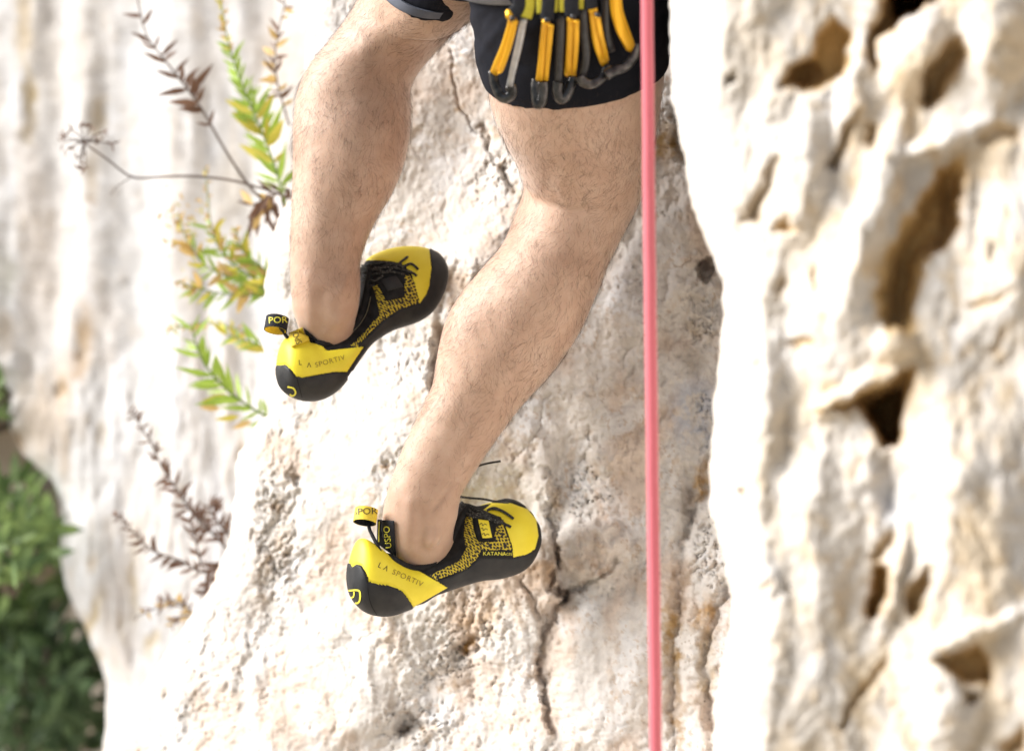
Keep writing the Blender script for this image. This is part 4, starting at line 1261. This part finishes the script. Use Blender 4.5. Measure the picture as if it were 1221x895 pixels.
def carabiner(label, spine, basket, gate, gate_mat, ytop, ybot, slots, slings, wide=.0046, ridge=None):
    b0 = zc(*spine[-1])
    o = empty('carabiner', P(b0[0], b0[1], ybot), label, 'carabiner', 'yellow carabiners on the harness')
    ys = (ytop, ybot)
    sp = bar(spine, 0, wide, .8, M['anod'], 'spine', o, ys=ys)
    if ridge: bar(ridge, -.0035, wide * .62, .5, M['anod'], 'spine_rib', sp, ys=ys)
    bar(basket, 0, .0056, .8, M['steel'], 'basket', o, ys=(ybot, ybot - .002), taper=(.8, 1.05))
    if gate: bar(gate, .002, .0036 if gate_mat is M['gate'] else .0042, .9, gate_mat, 'gate', o, ys=(ytop, ybot))
    for s in slots:
        bar(s, -.0066, .0030, .8, M['dark_alloy'], 'slot', o, n=8, ys=ys if s[0][1] < 300 else (ybot, ybot))
    for s, m, w in slings:
        bar(s, 0, w, .45, m, 'sling', o, n=10, ys=(ytop, ytop + .002))
    return o

ya = -.312
carabiner('yellow carabiner with a pale grey straight gate, nearest the inner thigh', [(262, 95), (283, 140), (238, 300), (188, 420), (166, 478)],
          [(150, 470), (168, 560), (205, 640), (250, 650), (282, 612), (268, 565)], [(358, 130), (330, 280), (290, 450), (262, 580)], M['gate'], ya, ya + .086,
          [[(285, 120), (275, 180)], [(192, 395), (182, 440)]], [([(395, -60), (392, 40), (372, 120)], M['sling'], .0058), ([(320, -60), (330, 40), (285, 90)], M['tape'], .007)],
          ridge=[(302, 140), (262, 300), (212, 450), (196, 478)])
carabiner('yellow carabiner hanging edge-on, second from the inner thigh', [(505, 140), (492, 250), (478, 400), (462, 530)],
          [(440, 525), (435, 600), (450, 690), (476, 670), (488, 590), (484, 545)], None, None, ya - .002, ya + .088,
          [[(512, 130), (505, 220)], [(487, 440), (484, 500)]], [([(470, -60), (468, 30), (470, 90)], M['sling'], .004), ([(525, -60), (520, 40), (510, 130)], M['tape'], .007), ([(560, -60), (565, 20), (560, 80)], M['sling'], .003)],
          ridge=[(540, 170), (528, 300), (516, 420), (505, 535)], wide=.0040)
carabiner('yellow carabiner with a black gate and grey nose in the middle of the row', [(672, 120), (668, 250), (660, 380), (654, 490)],
          [(690, 495), (672, 570), (636, 640), (600, 655), (580, 600), (588, 545)], [(606, 110), (600, 260), (594, 400), (586, 550)], M['dark_alloy'], ya - .002, ya + .088,
          [[(686, 110), (683, 190)], [(673, 420), (671, 480)]], [([(622, -60), (620, 20), (622, 80)], M['sling'], .0045), ([(680, -60), (672, 30), (680, 110)], M['tape'], .0078), ([(738, -60), (736, 20), (735, 60)], M['sling'], .003)],
          ridge=[(708, 140), (706, 280), (698, 400), (690, 498)], wide=.0042)
carabiner('yellow carabiner tilted toward the rope with its dark basket open', [(815, 60), (826, 180), (850, 310), (890, 415)],
          [(920, 430), (880, 510), (810, 556), (750, 540), (728, 505)], [(752, 60), (760, 220), (772, 380), (748, 500)], M['dark_alloy'], ya - .002, ya + .076,
          [[(848, 100), (852, 130)], [(898, 330), (906, 360)]], [([(790, -60), (800, 10), (806, 60)], M['tape'], .006)],
          ridge=[(846, 110), (868, 230), (890, 320), (908, 405)], wide=.0044)
carabiner('curved yellow carabiner hanging next to the pink rope', [(962, -60), (966, 60), (1000, 190), (1040, 270), (1062, 312)],
          [(1105, 290), (1090, 370), (1030, 440), (950, 470), (900, 500)], [(905, -60), (900, 60), (905, 200), (935, 330)], M['dark_alloy'], ya - .002, ya + .066,
          [], [([(930, -90), (940, -60), (955, -40)], M['tape'], .006)],
          ridge=[(985, -60), (992, 60), (1030, 180), (1072, 290)], wide=.0054)

# ------------------------------------------------------------------ rope
def build_rope():
    n, s = 2600, 24
    ys = np.linspace(-1500, 2350, n)
    cx = np.interp(ys, [-1500, 0, 300, 600, 895, 2350], [758, 771.5, 774.5, 778.5, 782, 800]) + .4 * pnoise(ys / 60, ys * 0, 77)
    V = []; UV = []
    rad = .0060
    L = 0
    for i in range(n):
        c = P(cx[i], ys[i], -.40)
        for k in range(s):
            a = 2 * math.pi * k / s
            r_ = rad * (1 + .035 * math.sin(6 * a + c.z * 1100) * math.sin(6 * a - c.z * 1100))
            V.append((c.x + r_ * math.cos(a), c.y + r_ * math.sin(a), c.z)); UV.append((k / s * 2 * math.pi * rad, c.z))
    me = mesh_np('climbing_rope', np.array(V), grid_faces(n, s, True), uv=np.array(UV))
    tag(link('climbing_rope', me, M['rope']), 'taut pink braided climbing rope hanging beside the climber', 'rope')
build_rope()

# ------------------------------------------------------------------ plants
def leaf_mesh(name, mat, width, fold=.25):
    ts = [0, .18, .42, .7, 1.0]; ws = [.10, .75, 1.0, .62, .0]
    V, F = [], []
    for t, w in zip(ts, ws):
        x = w * width / 2
        z = -.10 * t * t
        V += [(-x, t, z + fold * x), (0, t, z), (x, t, z + fold * x)]
    for i in range(4):
        for k in range(2):
            F.append((i * 3 + k, i * 3 + k + 1, i * 3 + 4 + k, i * 3 + 3 + k))
    me = mesh_np(name, np.array(V), F)
    me.materials.append(mat)
    return me
LEAF = {k: leaf_mesh('leaf', M[m], w) for k, m, w in [('g', 'leaf_green', .17), ('y', 'leaf_yellow', .26), ('o', 'leaf_ochre', .32), ('d', 'leaf_dry', .20), ('gn', 'leaf_green', .12), ('k', 'leaf_dark', .4)]}

def add_leaf(root, px, py, y, ang, length_px, kind, tilt=None):
    """leaf pointing along a picture-plane angle (deg, 0 = right, 90 = up) with a random turn in depth"""
    d = y + CAM_D
    o = bpy.data.objects.new('leaf', LEAF[kind])
    col.objects.link(o); o.parent = root
    L_ = length_px * K * d
    tl = random.uniform(-55, 55) if tilt is None else tilt
    dirv = Vector((math.cos(R(ang)) * math.cos(R(tl)), math.sin(R(tl)), math.sin(R(ang)) * math.cos(R(tl))))
    side = dirv.cross(Vector((random.uniform(-.5, .5), -1, random.uniform(-.5, .5)))).normalized()
    nrm = side.cross(dirv)
    m = Matrix((side, dirv, nrm)).transposed().to_4x4()
    o.matrix_local = Matrix.Translation(P(px, py, y) - root.location) @ m @ Matrix.Scale(L_, 4)
    return o

def stem(root, path, y, r0, r1, mat, n=24, y1=None):
    q = catmull(path, n)
    y1 = y if y1 is None else y1
    pts = [P(a, b, y + (y1 - y) * i / (n - 1)) for i, (a, b) in enumerate(q)]
    MB().add(tube(pts, [r0 + (r1 - r0) * i / (n - 1) for i in range(n)], 6)).build('stem', mat, root)
    return q

def leafy(root, q, y, t0, t1, count, length, kinds, spread=(30, 65), y1=None):
    n = len(q)
    y1 = y if y1 is None else y1
    for i in range(count):
        t = t0 + (t1 - t0) * (i + random.uniform(-1.2, 1.2)) / max(count - 1, 1)
        t = min(max(t, 0), 1); f = t * (n - 1); k = min(int(f), n - 2)
        p = q[k] + (q[k + 1] - q[k]) * (f - k); d = q[min(k + 1, n - 1)] - q[max(k - 1, 0)]
        a = math.degrees(math.atan2(-d[1], d[0]))
        s = random.choice((1, -1))
        l = length[0] + (length[1] - length[0]) * t
        add_leaf(root, p[0], p[1], y + (y1 - y) * t, a + s * random.uniform(*spread), l * random.uniform(.55, 1.3), random.choice(kinds))

def plant(name, base, y, label):
    return empty(name, P(base[0], base[1], y), label, 'plant')

# dry brown stalk leaning out at the top
r = plant('dry_stalk', (330, 262), .50, 'tall dry stalk with shrivelled brown leaves leaning above the flower umbel')
q = stem(r, [(338, 262), (300, 225), (272, 185), (245, 138), (225, 108), (195, 70), (172, 35), (158, -40)], .50, .0022, .0010, M['stem_dry'])
leafy(r, q, .50, .40, 1.0, 26, (40, 22), ['d'], (30, 85))
leafy(r, q, .50, .45, .60, 8, (42, 34), ['d'], (40, 85))
# green stem with yellowing leaves beside it
r = plant('leafy_plant', (340, 250), .48, 'upright green stem with yellowing lower leaves growing from the cleft')
q = stem(r, [(342, 250), (325, 190), (305, 140), (288, 100), (272, 50), (258, -30)], .48, .0020, .0009, M['stem_green'])
leafy(r, q, .48, .08, .42, 30, (46, 36), ['y', 'g', 'g', 'gn', 'g'], (25, 60))
leafy(r, q, .48, .40, .78, 46, (30, 20), ['g', 'g', 'g', 'gn'], (20, 55))
leafy(r, q, .48, .76, 1.0, 36, (16, 10), ['o', 'y', 'o'], (20, 80))
# second dry stalk by the shin
r = plant('dry_stalk', (330, 130), .52, 'short dry stalk with brown seed heads behind the bent knee')
q = stem(r, [(345, 150), (330, 95), (330, 50), (348, -30)], .52, .0018, .0009, M['stem_dry'])
leafy(r, q, .52, .15, 1.0, 34, (24, 18), ['d', 'd', 'o'], (25, 90))
# bright leaf near the top of the shin
r = plant('leafy_plant', (430, 40), .5, 'bright green leaf sprig peeping out above the bent knee')
q = stem(r, [(440, 50), (420, 15), (405, -20)], .5, .0016, .0009, M['stem_green'])
leafy(r, q, .5, .5, 1.0, 9, (24, 20), ['g', 'g', 'y'], (20, 90))
# thin umbel
r = plant('dry_umbel', (345, 232), .46, 'thin bare stem with a dry flower umbel reaching far left of the leaves')
q = stem(r, [(345, 236), (310, 224), (270, 214), (225, 210), (190, 211), (157, 211), (128, 190), (98, 169)], .46, .0018, .0013, M['stem_dry'])
stem(r, [(157, 211), (140, 222), (132, 232)], .46, .0007, .0004, M['stem_dry'], 8)
for (ax_, ay_) in [(76, 170), (80, 178), (86, 156), (95, 152), (108, 150), (122, 158), (133, 172), (93, 190), (95, 202), (102, 200), (76, 165), (118, 168)]:
    stem(r, [(100, 170), ((100 + ax_) / 2 + 1, (170 + ay_) / 2 - 2), (ax_, ay_)], .46, .0010, .0008, M['stem_dry'], 6)
    for _ in range(3):
        add_leaf(r, ax_ + random.uniform(-2, 2), ay_ + random.uniform(-2, 2), .46, random.uniform(0, 360), 12, 'd')
# brown withered bunch in the cleft
r = plant('withered_leaves', (330, 270), .49, 'withered brown leaf clump hanging in the cleft below the yellow leaves')
q = stem(r, [(345, 225), (322, 235), (300, 245)], .49, .0018, .001, M['stem_dry'])
leafy(r, q, .49, 0, 1, 14, (26, 30), ['d', 'd', 'o'], (30, 80))
for i in range(12):
    add_leaf(r, random.uniform(298, 340), random.uniform(225, 262), .49, random.uniform(-130, -60), random.uniform(24, 46), random.choice(['d', 'd', 'd', 'o']))
# flowering green plant in the middle
r = plant('flowering_plant', (330, 350), .50, 'green plant with straw-coloured flower heads at mid height')
for path in ([(334, 350), (300, 330), (268, 305), (252, 270), (245, 200)], [(330, 345), (290, 335), (250, 320), (225, 290), (212, 255)], [(334, 350), (290, 352), (240, 345), (212, 335)],
             [(334, 352), (312, 318), (290, 300), (280, 272)]):
    q = stem(r, path, .50, .0016, .0007, M['stem_green'])
    leafy(r, q, .50, .05, .75, 34, (32, 22), ['g', 'g', 'g', 'g', 'y', 'o'], (25, 65))
    leafy(r, q, .50, .68, 1.0, 24, (12, 8), ['o', 'o', 'y'], (20, 120))
for i in range(46):
    add_leaf(r, random.gauss(218, 13), random.gauss(275, 22), .51, random.uniform(0, 360), random.uniform(6, 12), random.choice(['o', 'o', 'y']))
# the clean green shoot at the bottom
r = plant('leafy_plant', (326, 500), .47, 'fresh green shoot with long narrow leaves beside the raised heel')
q = stem(r, [(328, 502), (300, 486), (272, 466), (250, 442), (236, 418), (228, 388)], .47, .0022, .0012, M['stem_green'])
leafy(r, q, .47, .05, .98, 36, (48, 30), ['g', 'g', 'gn', 'gn'], (28, 62))
q = stem(r, [(330, 425), (312, 412), (290, 405), (268, 398)], .47, .0014, .0008, M['stem_green'])
leafy(r, q, .47, .1, 1, 20, (30, 22), ['g', 'g', 'y'], (20, 60))
for (ax_, ay_, an, l, kd) in [(262, 487, 175, 26, 'o'), (285, 496, 190, 30, 'y'), (300, 502, 200, 26, 'o'), (262, 452, 190, 40, 'g'), (270, 470, 200, 38, 'y')]:
    add_leaf(r, ax_, ay_, .47, an, l, kd, 0)
# straw-coloured flower head higher by the shoot
r = plant('flowering_plant', (300, 400), .53, 'pale straw flower spray between the two green plants')
q = stem(r, [(330, 420), (290, 395), (240, 385), (200, 395)], .53, .0012, .0006, M['stem_green'])
leafy(r, q, .53, .3, 1, 40, (14, 9), ['o', 'y', 'o'], (20, 130))
# dry twiggy plant below
r = plant('dry_twig', (268, 660), .52, 'brown leafless twiggy plant sprouting from behind the wall edge')
for path, cnt in (([(276, 660), (258, 640), (232, 615), (212, 585), (195, 560), (178, 525), (155, 488)], 40), ([(276, 660), (245, 682), (215, 668), (180, 655), (160, 635), (140, 612)], 30),
                  ([(268, 665), (252, 690), (240, 708)], 14), ([(276, 640), (262, 625), (250, 605), (262, 600)], 18), ([(240, 675), (232, 640), (225, 618)], 14)):
    q = stem(r, path, .52, .0020, .0009, M['stem_dry'])
    leafy(r, q, .52, .1, 1.0, int(cnt * 1.7), (22, 15), ['d'], (25, 85))
r = plant('dry_twig', (235, 740), .55, 'small brown dry sprig lowest on the pale rock edge')
for path in ([(240, 742), (222, 725), (195, 722), (162, 735)], [(232, 735), (215, 735), (205, 745)], [(225, 722), (205, 715), (190, 715)]):
    q = stem(r, path, .55, .0016, .0007, M['stem_dry'])
    leafy(r, q, .55, .1, 1.0, 18, (15, 11), ['d', 'd', 'o'], (25, 90))

# shrubs in the gully at the far left
def shrub(c, rx, ry, y, count, label, lean=0, mats=('leaf_dark',), ls=(16, 30)):
    root = empty('shrub', P(c[0], c[1] + ry, y), label, 'shrub', 'shrubs in the gully')
    b = MB()
    for i in range(9):
        a = random.uniform(-1, 1)
        top = P(c[0] + a * rx * .8 + lean, c[1] - ry * random.uniform(.1, .8), y + random.uniform(-.15, .15))
        b0 = P(c[0] + random.uniform(-8, 8), c[1] + ry * 1.05, y)
        mid = (top + b0) / 2 + Vector((random.uniform(-.03, .03), random.uniform(-.05, .05), 0))
        b.add(tube([b0, mid, top], [.006, .004, .0015], 6))
    b.build('branches', M['stem_wood'], root)
    V, F = [], []
    tmpl = [(0, 0), (.5, .3), (.38, .7), (0, 1), (-.38, .7), (-.5, .3)]
    for i in range(count):
        while True:
            u, v, w = random.uniform(-1, 1), random.uniform(-1, 1), random.uniform(-1, 1)
            if u * u + v * v + w * w < 1 and pnoise(np.array([u * 2.3 + c[0]]), np.array([v * 2.3 + w * 1.7]), 5)[0] > -.12: break
        p = P(c[0] + u * rx + lean * -v, c[1] + v * ry, y) + Vector((0, w * .28, 0))
        L_ = random.uniform(*ls) * K * (y + CAM_D)
        d = Vector((random.gauss(u * .6, .5), random.gauss(-.2, .5), random.gauss(.45, .5))).normalized()
        s = d.cross(Vector((random.gauss(0, .6), -1, random.gauss(0, .6)))).normalized()
        o = len(V)
        for a, t in tmpl: V.append(tuple(p + s * a * L_ * .32 + d * t * L_))
        F.append(tuple(range(o, o + 6)))
    f = link('foliage', mesh_np('foliage', np.array(V), F, False), M[mats[0]], root)
    f['kind'] = 'stuff'
    return root
M['leaf_mid'] = leaf_mat('mid_green_shrub_leaf', (.05, .10, .03), (.20, .29, .09))
M['leaf_dark2'] = leaf_mat('deep_green_shrub_leaf', (.028, .06, .022), (.11, .17, .07))
shrub((10, 640), 70, 66, 1.05, 300, 'loose grey-green shrub at the top of the shadowed gully', mats=('leaf_mid',), ls=(20, 46))
shrub((-20, 700), 90, 90, 1.6, 500, 'dull green shrub in the middle of the gully', mats=('leaf_mid',), ls=(24, 50))
shrub((30, 836), 100, 100, 1.45, 650, 'dark green shrub at the bottom of the gully', mats=('leaf_dark2',), ls=(24, 54))
shrub((-90, 780), 90, 170, 2.0, 700, 'broad dark shrub at the back of the gully', mats=('leaf_dark2',), ls=(24, 50))
shrub((-6, 476), 26, 36, 1.1, 110, 'small bright green tuft above the gully shrubs', mats=('leaf_mid',), ls=(18, 34))
